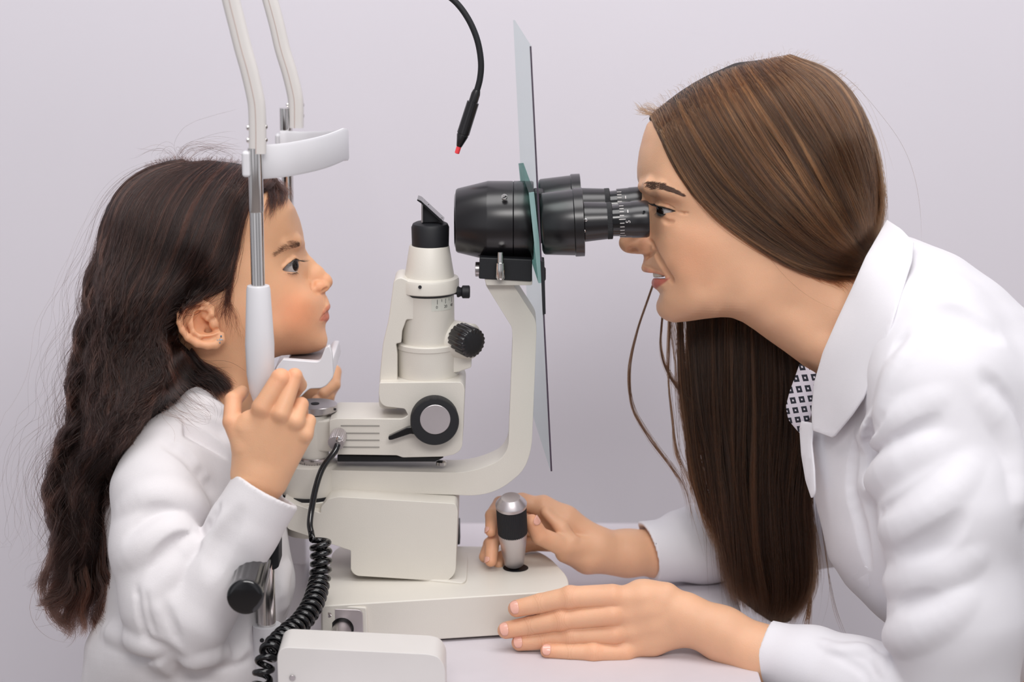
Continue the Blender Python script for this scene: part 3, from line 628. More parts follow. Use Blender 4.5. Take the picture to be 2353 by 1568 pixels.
def resamp(poly, step, closed=True):
    p = np.array(poly, float); q = np.vstack([p, p[:1]]) if closed else p; seg = np.linalg.norm(np.diff(q, axis=0), axis=1); c = np.r_[0, np.cumsum(seg)]
    n = max(4, int(c[-1]/step)); t = np.linspace(0, c[-1], n, endpoint=not closed); return np.stack([np.interp(t, c, q[:, i]) for i in range(q.shape[1])], 1)
def smooth_closed(pts, n=6):
    p = [np.array(q, float) for q in pts]; N = len(p); out = []
    for i in range(N):
        a, b, c, d = p[i-1], p[i], p[(i+1) % N], p[(i+2) % N]
        for k in range(n):
            t = k/n; out.append(0.5*((2*b)+(-a+c)*t+(2*a-5*b+4*c-d)*t*t+(-a+3*b-3*c+d)*t**3))
    return np.array(out)
def tps(pts, vals, X_, Z_, reg=1e-4):
    pts = np.array(pts)/100.0; n = len(pts)
    def Kf(r2): return 0.5*r2*np.log(r2+1e-12)
    d2 = ((pts[:, None]-pts[None])**2).sum(-1); A = np.zeros((n+3, n+3)); A[:n, :n] = Kf(d2)+reg*np.eye(n); A[:n, n] = 1; A[:n, n+1:] = pts; A[n, :n] = 1; A[n+1:, :n] = pts.T
    w = np.linalg.solve(A, np.r_[vals, 0, 0, 0]); x, z = (X_/100.0).ravel(), (Z_/100.0).ravel(); out = w[n]+w[n+1]*x+w[n+2]*z
    for i in range(n): out += w[i]*Kf((x-pts[i, 0])**2+(z-pts[i, 1])**2)
    return out.reshape(X_.shape)
def sfield(vol, poly, ctrl, step=5.0, coarse=3):
    """poly: local x,z outline; ctrl: (x, z, half width). Solved on a coarse grid, then read up."""
    bp = resamp(poly, step); pts = np.vstack([bp, np.array(ctrl)[:, :2]]); vals = np.r_[np.zeros(len(bp)), np.array(ctrl)[:, 2]**2]
    X_, Z_ = np.meshgrid(vol.ax[0], vol.ax[2], indexing='ij')
    cx, cz = vol.ax[0][::coarse], vol.ax[2][::coarse]
    if len(vol.ax[0]) % coarse != 1: cx = np.r_[cx, vol.ax[0][-1]]
    if len(vol.ax[2]) % coarse != 1: cz = np.r_[cz, vol.ax[2][-1]]
    Xc, Zc = np.meshgrid(cx, cz, indexing='ij'); Sc = tps(pts, vals, Xc, Zc)
    ia = np.clip(np.searchsorted(cx, vol.ax[0], 'right')-1, 0, len(cx)-2); ta = ((vol.ax[0]-cx[ia])/(cx[ia+1]-cx[ia]))[:, None]
    T1 = Sc[ia]*(1-ta)+Sc[ia+1]*ta
    ib = np.clip(np.searchsorted(cz, vol.ax[2], 'right')-1, 0, len(cz)-2); tb_ = ((vol.ax[2]-cz[ib])/(cz[ib+1]-cz[ib]))[None]
    Sg = T1[:, ib]*(1-tb_)+T1[:, ib+1]*tb_
    d2 = psd(np.array(poly), X_, Z_)
    return np.where(d2 > 0, np.minimum(Sg, -d2*25), np.maximum(Sg, -d2*6.0))
def make_mesh(name, fr, parts, m, parent, attr=None, offs=None):
    """parts: list of (V local mm, F quads)"""
    Vs, Fs, n = [], [], 0
    for V, Fq in parts: Vs.append(V); Fs.append(Fq+n); n += len(V)
    V = np.concatenate(Vs); Fq = np.concatenate(Fs); Wd = fr.W(V).astype(np.float32)
    me = bpy.data.meshes.new(name); me.vertices.add(len(V)); me.vertices.foreach_set('co', Wd.ravel())
    me.loops.add(Fq.size); me.loops.foreach_set('vertex_index', Fq.ravel().astype(np.int32)); me.polygons.add(len(Fq)); me.polygons.foreach_set('loop_start', (np.arange(len(Fq))*4).astype(np.int32))
    me.update(calc_edges=True); me.validate()
    if attr is not None:
        a = me.color_attributes.new('tint', 'FLOAT_COLOR', 'POINT'); c = np.ones((len(V), 4), np.float32); c[:, :3] = attr(V); a.data.foreach_set('color', c.ravel())
    return finish(name, me, m, parent, angle=180)
def displace(V, Fq, amt):
    """move vertices along their normals by amt (mm)"""
    fn = np.cross(V[Fq[:, 2]]-V[Fq[:, 0]], V[Fq[:, 3]]-V[Fq[:, 1]]); N = np.zeros_like(V)
    for i in range(4):
        for d in range(3): N[:, d] += np.bincount(Fq[:, i], fn[:, d], len(V))
    N /= np.linalg.norm(N, axis=1)[:, None]+1e-9; return V+N*amt[:, None], N
def skin_mat(name, base, sss=0.35, mott=0.05):
    m = mat(name, base, 0.46, var=mott, vscale=28, bump=0.22, bscale=1100, spec=0.42, sss=sss); nt = m.node_tree; b = nt.nodes['Principled BSDF']
    a = nt.nodes.new('ShaderNodeAttribute'); a.attribute_name = 'tint'; mx = nt.nodes.new('ShaderNodeMix'); mx.data_type = 'RGBA'; mx.blend_type = 'MULTIPLY'; mx.inputs[0].default_value = 1
    l = b.inputs['Base Color'].links[0].from_socket; nt.links.new(l, mx.inputs[6]); nt.links.new(a.outputs['Color'], mx.inputs[7]); nt.links.new(mx.outputs[2], b.inputs['Base Color']); return m
M['skin_w'] = skin_mat('skin_adult', (224, 175, 141)); M['skin_g'] = skin_mat('skin_child', (223, 172, 134))
M['cotton'] = mat('white_cotton', (226, 224, 229), 0.85, bump=0.25, bscale=2200, var=0.012, sheen=0.15)
M['jersey'] = mat('white_jersey', (225, 221, 223), 0.9, bump=0.3, bscale=1800, var=0.015, sheen=0.2)
M['sclera'] = mat('eye_white', (182, 177, 176), 0.15, var=0.02, coat=0.6); M['iris'] = mat('dark_iris', (24, 14, 11), 0.12, coat=0.25, spec=0.3, var=0.3, vscale=900)
M['lash'] = mat('dark_lashes', (14, 11, 12), 0.5); M['nail'] = mat('fingernail', (228, 172, 154), 0.25, coat=0.5, var=0.04); M['teeth'] = mat('teeth', (226, 220, 205), 0.2, coat=0.5)
M['brow'] = mat('brow_hair', (92, 68, 56), 0.7); M['brow_g'] = mat('light_brow_hair', (112, 82, 62), 0.7)
def gauss2(V, x, z, r): return np.exp(-((V[:, 0]-x)**2+(V[:, 2]-z)**2)/(2*r*r))
def lashes(name, fr, items, parent, m=None, r=0.16):
    """items: (root local, tip local, bend local)"""
    mb = MB()
    for a, t_, b in items:
        a, t_, b = map(np.array, (a, t_, b)); pts = [a*(1-t)**2+b*2*t*(1-t)+t_*t*t for t in (0, .25, .5, .75, 1)]
        mb.tube([Vector(fr.W(p)) for p in pts], [r/1000, r/1000*.9, r/1000*.75, r/1000*.5, r/1000*.15], 5)
    return mb.build(name, m or M['lash'], parent, angle=180)
def eyeball(fr, c, r, look, parent):
    """an eyeball at local c, looking along look; iris and pupil are a cap on it"""
    look = np.array(look, float); look /= np.linalg.norm(look); o = fr.W(c); ax_ = look @ fr.R
    ro = r/1000; al = math.radians(27)
    pr = [(-ro*math.cos(t), ro*math.sin(t)) for t in np.linspace(0.02, pi-al, 26)]
    e = MB().lathe(pr, o, ax_, 40).build('eyeball', M['sclera'], parent, angle=180)
    h0 = ro*math.cos(al); pr = [(h0+(ro*1.10-h0)*(1-(q/1.0)**2), ro*math.sin(al)*q) for q in np.linspace(1, 0.02, 8)]
    MB().lathe(pr, o, ax_, 40).build('iris', M['iris'], e, angle=180); return e
def capsule_shift(fr, pts, vol, lift):
    """pixel points -> local points lying on the volume's near surface (lift mm towards the camera)"""
    out = []
    for x, y in pts:
        off = -50.0
        for _ in range(5):
            l = fr.L(x, y, off); d = vol.depth(np.array([l[0]]), np.array([l[2]]))[0]
            if np.isnan(d): break
            off = d
        l = fr.L(x, y, off-lift); out.append(l)
    return out
def folds(fr, vol, items, mirror=False, gain=0.72, kg=1.0):
    """items: (kind, radius, k, lift, [pixels]) ; '+' raises a soft ridge, '-' presses a soft groove"""
    snap = Vol.__new__(Vol); snap.__dict__ = dict(vol.__dict__); snap.A = vol.A.copy()
    for kind, r, k, lift, pts in items:
        lift = lift*gain; k = k*kg
        sp = spline(pts, 4); L_ = capsule_shift(fr, sp, snap, (lift-k*0.2-r) if kind == '+' else (r-lift+k*0.2)); n = len(L_)
        rs = [r*(0.25+0.75*math.sin(pi*min(1, max(0, (i+0.5)/n)))**0.6) for i in range(n)]
        vol.chain(L_, rs, k, 'add' if kind == '+' else 'sub')
        if mirror: vol.chain([q*np.array([1, -1, 1]) for q in L_], rs, k, 'add' if kind == '+' else 'sub')

# ------------------------------------------------------------------ the woman
def build_woman():
    fr = Frame(1750, 560, 0.0); L = fr.L
    root = empty('person', tuple(fr.W([250, 0, -520])), 'person in a white coat leaning in to the eyepieces, long brown hair hanging down', 'person')
    # ---- head and neck
    pl = [(1503, 270), (1487, 285), (1478, 310), (1468, 350), (1464, 385), (1464, 408), (1468, 424), (1475, 440), (1483, 455), (1488, 470), (1491, 500), (1490, 540), (1482, 575), (1479, 594), (1476.5, 610), (1489, 620), (1503, 627), (1505, 633), (1500, 642), (1499.5, 652), (1504, 662), (1512, 669), (1517, 676), (1513, 686), (1507.5, 698), (1508, 712), (1515, 726), (1528, 736), (1548, 742), (1579, 739), (1619, 733), (1655, 729), (1681, 730), (1706, 740), (1732, 757), (1763, 780), (1800, 806), (1838, 834), (1880, 870), (1930, 920), (2010, 900), (2060, 800), (2040, 700), (1985, 610), (1998, 540), (2000, 440), (1988, 345), (1956, 270), (1908, 212), (1845, 172), (1760, 162), (1680, 172), (1605, 202), (1550, 238)]
    poly = fr.L2(pl)
    lo = [fr.L(1410, 560)[0], -86, poly[:, 1].min()-8]; hi = [poly[:, 0].max()+8, 86, poly[:, 1].max()+8]
    v = Vol(lo, hi, 0.95)
    ct = [(1500, 330, 32), (1530, 320, 48), (1500, 400, 36), (1530, 400, 51), (1570, 400, 60), (1630, 400, 66), (1740, 380, 74), (1850, 350, 74), (1940, 380, 58), (1700, 260, 64), (1820, 240, 62), (1590, 270, 48),
          (1480, 425, 16), (1500, 440, 34), (1520, 440, 47), (1550, 450, 56), (1600, 470, 62),
          (1500, 468, 15), (1508, 478, 27), (1516, 480, 36), (1530, 480, 41.5), (1545, 483, 44.5), (1560, 486, 49), (1590, 500, 58), (1640, 500, 64),
          (1498, 505, 18), (1512, 508, 33), (1530, 512, 43), (1560, 525, 54), (1600, 540, 61), (1670, 560, 66),
          (1495, 545, 15), (1508, 545, 25), (1525, 555, 40), (1550, 570, 50), (1600, 600, 57), (1680, 620, 63), (1750, 580, 66),
          (1490, 590, 9), (1500, 595, 19), (1512, 600, 27), (1530, 610, 37), (1560, 630, 46), (1620, 660, 52), (1690, 680, 56),
          (1490, 612, 11), (1505, 618, 18), (1520, 625, 24), (1538, 637, 30), (1550, 650, 37), (1506, 650, 16), (1520, 655, 24), (1522, 680, 20), (1545, 680, 33), (1580, 690, 42), (1520, 705, 16), (1535, 722, 19), (1560, 720, 27), (1600, 715, 38), (1650, 705, 47), (1700, 710, 49), (1650, 722, 34),
          (1740, 720, 50), (1760, 750, 42), (1800, 760, 46), (1820, 700, 54), (1850, 800, 46), (1900, 760, 56), (1940, 700, 56), (1880, 640, 60), (1900, 840, 52), (1980, 850, 60), (1960, 500, 62), (1850, 500, 70)]
    v.S(sfield(v, poly, [(*fr.L2([(a, b)])[0], c) for a, b, c in ct], 4.5))
    # nose: ridge, tip, wings
    def nz(px, py, y=0): q = L(px, py, 0); q[1] = y; return q
    v.chain([nz(1489, 452), nz(1478, 478), nz(1462, 507), nz(1446, 540)], [4.5, 4.8, 5.4, 6.2], 6)
    v.chain([nz(1500, 470), nz(1486, 500), nz(1470, 535), nz(1468, 560)], [7, 9, 9.5, 9], 8)
    v.ell(nz(1441, 558), (8.2, 8.0, 8.8), 4)
    v.ell(nz(1455, 571), (7.5, 7.0, 4.6), 5)
    for sgn in (-1, 1):
        v.ell(nz(1488, 565, sgn*11.5), (8.0, 5.6, 8.2), 3.5)
        v.ell(nz(1470, 568, sgn*8.0), (7.5, 5, 6.5), 4)
        # upper lid and brow ridge
        v.chain([nz(1508, 474, sgn*31), nz(1520, 474, sgn*38.5), nz(1535, 476, sgn*42.5), nz(1552, 483, sgn*43.5), nz(1566, 490, sgn*46)], [1.4, 1.8, 2.0, 1.8, 1.2], 2.5)
        v.chain([nz(1518, 493, sgn*35), nz(1530, 495, sgn*40), nz(1546, 490, sgn*43.5)], [0.5, 0.5, 0.5], 2.0)
        v.chain([nz(1480, 430, sgn*16), nz(1500, 432, sgn*34), nz(1530, 438, sgn*47), nz(1565, 452, sgn*55)], [5, 6, 5, 3], 8)
        v.poly(fr.L2([(1510, 474), (1520, 476), (1532, 479), (1544, 482), (1554, 485.5), (1544, 488), (1532, 489.5), (1521, 488.5), (1513, 484)], sgn*42), sgn*28, sgn*60, 0.6, 'sub')
        v.chain([nz(1510, 470, sgn*34.5), nz(1524, 469.5, sgn*42), nz(1540, 473.5, sgn*45.5), nz(1556, 481, sgn*47)], [0.5, 0.8, 0.8, 0.4], 1.2, 'sub')
        v.chain([nz(1560, 488, sgn*50), nz(1572, 491, sgn*53), nz(1582, 491, sgn*56)], [0.3, 0.5, 0.2], 1.2, 'sub')
    folds(fr, v, [('-', 1.4, 2.6, 1.6, [(1491, 552), (1500, 560), (1503, 572), (1498, 584), (1487, 590)]),
                  ('-', 2.5, 4.5, 0.5, [(1503, 574), (1510, 592), (1522, 614), (1536, 634), (1543, 646)]),
                  ('-', 1.8, 2.2, 2.6, [(1444, 577), (1453, 574), (1463, 577)]),
                  ('-', 1.2, 3.0, 1.6, [(1522, 503), (1533, 510), (1546, 509)]), ('-', 0.8, 1.6, 0.9, [(1556, 487), (1570, 490), (1582, 490)])], mirror=True)
    # lips and mouth opening
    v.chain([nz(1483, 616), nz(1500, 625, 4)], [4.0, 3.0], 3)
    for sgn in (-1, 1):
        v.chain([nz(1486, 617, sgn*3), nz(1500, 624, sgn*11), nz(1520, 630, sgn*20), nz(1538, 637, sgn*27)], [3.8, 3.6, 2.8, 1.6], 2.5)
        v.chain([nz(1509, 651, sgn*4), nz(1515, 650, sgn*12), nz(1526, 645, sgn*20), nz(1538, 640, sgn*27)], [4.6, 4.4, 3.4, 1.6], 2.5)
    v.poly(fr.L2([(1480, 626.5), (1505, 627.5), (1522, 631.5), (1540, 637.5), (1532, 640), (1516, 640.5), (1504, 639.5), (1480, 641)]), -27, 27, 0.8, 'sub')
    V, Fq = v.mesh(2)
    lipu = [fr.L2([(a, b)])[0] for a, b in [(1478, 612), (1489, 616), (1504, 621), (1522, 627), (1541, 637), (1524, 634), (1505, 630), (1484, 626)]]
    lipl = [fr.L2([(a, b)])[0] for a, b in [(1494, 637), (1515, 639), (1530, 640), (1542, 638), (1531, 648), (1518, 657), (1509, 664), (1500, 662), (1494, 650)]]
    def tint(V):
        c = np.ones((len(V), 3)); n = len(V)
        for pg, w in ((lipu, 0.5), (lipl, 1.0)):
            d = psd(np.array(pg), V[:, 0], V[:, 2]); a = np.clip(0.5-d/1.6, 0, 1)*w*(np.abs(V[:, 1]) < 34); a *= (np.abs(V[:, 1]) < 60)
            c = c*(1-a[:, None])+np.array([0.72, 0.36, 0.44])*a[:, None]
        for (a_, b_, r, col, s_) in [(1590, 590, 20, (1.02, 0.84, 0.78), 0.55), (1480, 565, 9, (1.0, 0.80, 0.74), 0.5), (1445, 560, 6, (1.0, 0.86, 0.8), 0.4), (1535, 505, 7, (0.92, 0.84, 0.84), 0.4), (1535, 468, 7, (0.95, 0.86, 0.82), 0.4)]:
            p = L(a_, b_, 0); g = gauss2(V, p[0], p[2], r)*s_*(V[:, 0] < 300); c = c*(1-g[:, None])+c*np.array(col)*g[:, None]
        return c
    skin = [(V, Fq)]
    # ---- hands
    def fingers(v, chains, k=2.2):
        for pts, rs in chains: v.chain(pts, rs, k)
    def hand_vol(pts, res=0.8, pad=26):
        p = np.array(pts); return Vol(p.min(0)-pad, p.max(0)+pad, res)
    l = fr.loc
    # near hand, flat against the base front with the little finger on the table
    YN = -0.118
    idx_ = [l(1187, 1399, YN-.004), l(1242, 1387, YN-.006), l(1310, 1374, YN-.010), l(1406, 1370, YN-.014)]
    mid_ = [l(1163, 1449, YN-.004), l(1220, 1438, YN-.006), l(1293, 1424, YN-.012), l(1406, 1412, YN-.018)]
    rng_ = [l(1194, 1478, YN-.006), l(1251, 1472, YN-.008), l(1313, 1462, YN-.013), l(1411, 1458, YN-.019)]
    pnk_ = [l(1258, 1497, YN-.020), l(1310, 1499, YN-.022), l(1364, 1500, YN-.024), l(1435, 1500, YN-.020)]
    wr = [l(1566, 1418, YN-.012), l(1600, 1432, YN-.014), l(1740, 1490, YN-.030), l(1850, 1520, YN-.045)]
    hv = hand_vol(idx_+mid_+rng_+pnk_+wr+[l(1450, 1330, YN)], 0.62, 34)
    hv.chain([l(1406, 1374, YN-.012), l(1480, 1372, YN-.012), l(1566, 1400, YN-.012)], [10.5, 13.5, 14.5], 6)
    hv.chain([l(1406, 1412, YN-.014), l(1490, 1405, YN-.014), l(1580, 1420, YN-.014)], [10.5, 13, 15], 8)
    hv.chain([l(1411, 1456, YN-.015), l(1500, 1440, YN-.015), l(1590, 1430, YN-.014)], [10.5, 13, 16], 8)
    hv.chain([l(1440, 1494, YN-.016), l(1500, 1475, YN-.015), l(1585, 1445, YN-.014)], [9.5, 12.5, 16], 8)
    hv.chain([l(1470, 1360, YN-.005), l(1530, 1368, YN-.010)], [10, 12], 10)
    hv.chain([l(1580, 1412, YN-.014), l(1660, 1452, YN-.022), l(1760, 1505, YN-.034), l(1850, 1545, YN-.045)], [19, 22.5, 25.5, 28], 10)
    hv.chain([l(1585, 1440, YN-.014), l(1660, 1470, YN-.020), l(1760, 1515, YN-.034)], [16, 19, 24], 10)
    fv = hand_vol(idx_+mid_+rng_+pnk_+wr+[l(1450, 1330, YN)], 0.62, 34)
    for pts, rs in ((idx_, [8.3, 9.6, 10.8, 11.4]), (mid_, [8.3, 9.4, 10.7, 11.2]), (rng_, [7.8, 9.0, 10.0, 10.4]), (pnk_, [6.8, 7.9, 9.2, 10.4])):
        t = Vol.__new__(Vol); t.__dict__ = dict(fv.__dict__); t.A = np.full(fv.n, 30.0, np.float32)
        t.chain(pts, rs, 1.5)
        pip = pts[2]; t.ell(pip+np.array([0, -0.6, 0]), (9.5, rs[2]*0.98, rs[2]*1.02), 4)
        fv.A = smin(fv.A, t.A, 0.5)
    hv.A = smin(hv.A, fv.A, 4.0)
    # a hidden thumb under the palm, leaving its side
    hv.chain([l(1540, 1380, YN-.002), l(1470, 1385, YN+.000), l(1400, 1392, YN+.000)], [12, 9.5, 8.5], 4)
    V1, F1 = hv.mesh(2)
    # creases over the joints
    amt = np.zeros(len(V1)); crease = np.zeros(len(V1))
    for pts, rs in ((idx_, 8.5), (mid_, 9), (rng_, 8), (pnk_, 7)):
        for j, (a_, st) in enumerate(((1, 0.5), (2, 1.0))):
            c = pts[a_]; ax_ = pts[a_+1]-pts[a_-1]; ax_ = ax_/np.linalg.norm(ax_); d = (V1-c)@ax_; rad = np.linalg.norm(V1-c, axis=1)
            near = np.exp(-(rad/ (rs*1.25))**4)*(V1[:, 1] < c[1]-2)
            lat = ((V1-c)@np.cross(ax_, [0, 1, 0]))
            bowd = d-0.045*np.sign(d)*lat**2
            for q in ((-3.4, -1.2, 1.0, 3.2) if a_ == 2 else (-1.2, 1.2)): g_ = near*st*np.exp(-((bowd-q)/0.62)**2); amt -= 0.42*g_; crease = np.maximum(crease, g_)
    V1, N1 = displace(V1, F1, amt)
    knuck = [(p[2], 0.45) for p in (idx_, mid_, rng_, pnk_)]+[(p[3], 0.5) for p in (idx_, mid_, rng_, pnk_)]+[(p[0], 0.7) for p in (idx_, mid_, rng_, pnk_)]
    skin.append((V1, F1))
    # nails of the near hand
    def nail(p0, p1, r, up, name='fingernail', w=0.72, ln=7.6, fwd=0.35):
        p0, p1 = np.array(p0), np.array(p1); ax_ = p0-p1; ax_ /= np.linalg.norm(ax_); up = np.array(up, float); up -= ax_*(up@ax_); up /= np.linalg.norm(up); sd = np.cross(ax_, up)
        mb = MB(); rows = []; rr = r+0.28
        for i in range(9):
            t = i/8; x = -ln*0.62+ln*1.12*t; row = []
            ww = w*(1-0.55*max(0, (abs(t-0.5)-0.22)/0.28)**2)
            for j in range(9):
                s_ = (j/8*2-1)*ww; a = s_*1.15; xx = x+fwd*3-1.2*(s_*s_)*(1 if t > 0.5 else -0.6)
                q = p0+ax_*xx+(up*math.cos(a)+sd*math.sin(a))*(rr*(1-0.02*(xx if xx > 0 else 0)**1.3/2)+0.10*math.cos(a*1.2)); row.append(mb.bm.verts.new(Vector(fr.W(q))))
            rows.append(row)
        for a, b in zip(rows, rows[1:]):
            for j in range(8): mb.bm.faces.new((a[j], a[j+1], b[j+1], b[j]))
        bmesh.ops.recalc_face_normals(mb.bm, faces=mb.bm.faces)
        o = mb.build(name, M['nail'], root, angle=180); sm_ = o.modifiers.new('thick', 'SOLIDIFY'); sm_.thickness = 0.0006; sm_.offset = 0; return o
    for pts, r, w in ((idx_, 8.4, 0.74), (mid_, 8.4, 0.74), (rng_, 7.9, 0.70), (pnk_, 6.9, 0.74)): nail(pts[0], pts[1], r, (-0.25, -0.92, 0.30 if pts is not pnk_ else 0.45), w=w)
    # far hand round the joystick
    YF = 0.012
    th = [l(1222, 1200, -.010), l(1240, 1232, -.008), l(1297, 1258, .004), l(1370, 1262, .022)]
    ix = [l(1128, 1221, -.012), l(1130, 1185, .002), l(1150, 1158, .024), l(1200, 1152, .036), l(1246, 1166, .036)]
    md = [l(1128, 1289, -.016), l(1132, 1247, -.004), l(1150, 1210, .022), l(1200, 1190, .042), l(1258, 1196, .042)]
    rg_ = [l(1114, 1280, .006), l(1126, 1250, .018), l(1160, 1225, .036), l(1210, 1215, .046), l(1270, 1222, .044)]
    pk = [l(1146, 1297, -.002), l(1152, 1280, .012), l(1180, 1262, .034), l(1225, 1250, .042), l(1285, 1250, .040)]
    fa = [l(1376, 1262, .030), l(1440, 1272, .042), l(1520, 1270, .060), l(1640, 1252, .092)]
    gv = hand_vol(th+ix+md+rg_+pk+fa, 0.85, 30); hf = hand_vol(th+ix+md+rg_+pk+fa, 0.85, 30)
    for a, r0 in ((ix[-1], 9.5), (md[-1], 9.5), (rg_[-1], 9.5), (pk[-1], 9)):
        gv.chain([a, fa[0]], [r0, 14], 8)
    gv.chain([l(1250, 1160, .034), l(1300, 1192, .030), l(1370, 1240, .030)], [9, 12, 13], 8)
    gv.chain([l(1300, 1270, .008), l(1350, 1285, .018), l(1400, 1285, .030)], [11, 14, 15], 8)
    gv.chain([l(1376, 1262, .030), l(1440, 1272, .042), l(1520, 1270, .060), l(1640, 1252, .092)], [19, 23, 25, 24], 10)
    gv.chain([l(1255, 1180, .020), l(1290, 1215, .012), l(1310, 1245, .008)], [5, 6, 9], 6)
    for pts, rs in ((th, [7.8, 9.0, 10.4, 12.5]), (ix, [5.8, 6.6, 7.6, 8.4, 9.2]), (md, [6.2, 7.0, 7.8, 8.6, 9.2]), (rg_, [6, 6.6, 7.4, 8.4, 9]), (pk, [5, 5.6, 6.4, 7.6, 8.6])):
        t = Vol.__new__(Vol); t.__dict__ = dict(hf.__dict__); t.A = np.full(hf.n, 30.0, np.float32); t.chain(pts, rs, 1.5); hf.A = smin(hf.A, t.A, 0.5)
    gv.A = smin(gv.A, hf.A, 4.0); skin.append(gv.mesh(2))
    nail(md[0], md[1], 6.2, (-0.75, -0.62, 0.1), w=0.7, ln=5.5); nail(ix[0], ix[1], 5.8, (-0.75, -0.62, 0.1), w=0.65, ln=5.5)
    nail(th[0], th[1], 7.9, (0.80, -0.35, 0.3), w=0.75)
    # body under the clothes, one figure
    bv = Vol([60, -230, -620], [480, 230, 60], 5)
    bv.chain([L(1930, 780), L(2120, 860), L(2330, 1150), L(2420, 1500)], [48, 95, 105, 110], 20)
    bv.chain([fr.loc(2110, 800, -.12), fr.loc(2180, 1180, -.20), fr.loc(2200, 1600, -.235)], [42, 34, 30], 15)
    bv.chain([fr.loc(2110, 800, .13), fr.loc(2100, 1000, .17), fr.loc(1990, 1200, .16)], [48, 40, 34], 15)
    bv.chain([fr.loc(2200, 1620, -.235), fr.loc(1850, 1535, -.170)], [28, 24], 10); bv.chain([fr.loc(1990, 1200, .16), fr.loc(1640, 1255, .085)], [34, 26], 10)
    skin.append(bv.mesh(1))
    nhead = len(V)
    def tint_all(Va):
        c = np.ones((len(Va), 3)); c[:nhead] = tint(Va[:nhead]); n1 = nhead+len(V1)
        c[nhead:n1] *= 1-crease[:, None]*np.array([0.26, 0.38, 0.44])  # shade in the joint creases is painted into the skin tint
        for p, s_ in knuck:
            g = np.exp(-((Va[nhead:n1]-p)**2).sum(1)/(2*8.0**2))*s_; c[nhead:n1] = c[nhead:n1]*(1-g[:, None]*(1-np.array([1.0, 0.82, 0.76])))
        for p, s_ in ((th[0], 0.8), (md[0], 0.6), (ix[0], 0.6), (th[1], .3)):
            g = np.exp(-((Va[n1:]-p)**2).sum(1)/(2*9.0**2))*s_; c[n1:] = c[n1:]*(1-g[:, None]*(1-np.array([1.0, 0.78, 0.70])))
        return c
    body = make_mesh('body', fr, skin, M['skin_w'], root, attr=tint_all)
    # eyes, teeth
    for sgn in (-1, 1): eyeball(fr, nz(1539, 483, sgn*30.5), 12.3, (-0.72, -0.64, -0.22), root)
    mbt = MB()
    for sgn in (-1, 1):
        for i, a in enumerate((6, 19, 33, 48, 60)):
            t = math.radians(a); c = nz(1537, 630, 0)+np.array([-13.0*math.cos(t), sgn*(20*math.sin(t)), -1.6*math.cos(t)+0.2])
            mbt.lathe([(-2.4, 0.6), (-2.0, 2.1), (0, 2.7), (3.0, 2.8), (3.6, 1.8)], (0, 0, 0), (0, 0, 1), 12)
            vs = mbt.bm.verts[:] if False else None
            mbt.bm.verts.ensure_lookup_table(); nv = 60
            for q in mbt.bm.verts[-nv:]: q.co = Vector(fr.W(np.array(q.co)+c))
    mbt.build('teeth', M['teeth'], root, angle=180)
    # lashes and liner
    rg = random.Random(3)
    up_ = [(1506, 470), (1511, 473.5), (1517, 475.5), (1524, 477), (1533, 479), (1544, 482)]
    for sgn in (-1, 1):
        it = []
        path = spline([(x, y, yy) for (x, y), yy in zip(up_, (31, 35.5, 38.5, 41, 43, 44.5))], 9)
        for i, q in enumerate(path):
            a = nz(q[0], q[1], sgn*(q[2]+0.6)); ln = 1.0-0.5*i/len(path)
            it.append((a, a+np.array([-7.6*ln-rg.random()*1.5, sgn*(0.5+rg.random()), 2.8*ln+rg.uniform(-1, 1)]), a+np.array([-4.0*ln, sgn*1.2, -1.2])))
        lo_ = spline([(1515, 488, 38), (1524, 492.5, 41), (1534, 493, 43)], 8)
        for q in lo_:
            a = nz(q[0], q[1], sgn*(q[2]+0.4)); it.append((a, a+np.array([-3.4+rg.uniform(-.6, .6), sgn*1.2, -3.8+rg.uniform(-1, .6)]), a+np.array([-2.0, sgn*1.3, -1.2])))
        lashes('eyelashes', fr, it, root, r=0.24)
        mb = MB(); mb.tube([Vector(fr.W(nz(q[0], q[1]+0.8, sgn*(q[2]+0.3)))) for q in spline([(x, y, yy) for (x, y), yy in zip(up_+[(1556, 486)], (31, 35.5, 38.5, 41, 43, 44.5, 45.5))], 5)], 0.0006, 8)
        mb.build('eyelid_line', M['lash'], root, angle=180)
    # brow
    bx = [(1476, 431, 420), (1492, 436, 419), (1508, 437, 421), (1524, 437, 424), (1540, 441, 431), (1554, 446, 439), (1567, 451, 448)]
    snap = v
    for sgn in (-1, 1):
        it = []
        for i in range(1300):
            t = rg.random()*(len(bx)-1); a = int(t); t -= a; b0, b1 = bx[a], bx[min(a+1, len(bx)-1)]
            x = b0[0]*(1-t)+b1[0]*t; yl = b0[1]*(1-t)+b1[1]*t; yu = b0[2]*(1-t)+b1[2]*t; y = yl+(yu-yl)*rg.random()
            q = capsule_shift(fr, [(x, y), (x+rg.uniform(6, 12), y+(0.5 if a > 2 else -1.0)*rg.uniform(1, 5))], snap, 0.25)
            if sgn > 0:
                for p in q: p[1] = -p[1]
            m_ = (q[0]+q[1])/2; m_[1] += sgn*0.5; it.append((q[0], q[1], m_))
        lashes('eyebrow', fr, it, root, M['brow'], 0.10)
    # ---- coat
    cv = Vol([fr.L(1470, 1500)[0]-10, -290, fr.L(1700, 1660)[2]-40], [fr.L(2620, 800)[0], 290, fr.L(2040, 480)[2]+20], 1.75)
    tp_ = [(1878, 850), (1915, 770), (1950, 690), (1985, 610), (2030, 530), (2100, 548), (2200, 588), (2290, 650), (2353, 708), (2450, 800), (2560, 950), (2620, 1200), (2600, 1500), (2500, 1640), (2260, 1640), (2120, 1500), (2020, 1420), (1945, 1345), (1905, 1285), (1885, 1200), (1868, 1120), (1850, 1040), (1842, 960), (1848, 900)]
    tpoly = fr.L2(tp_)
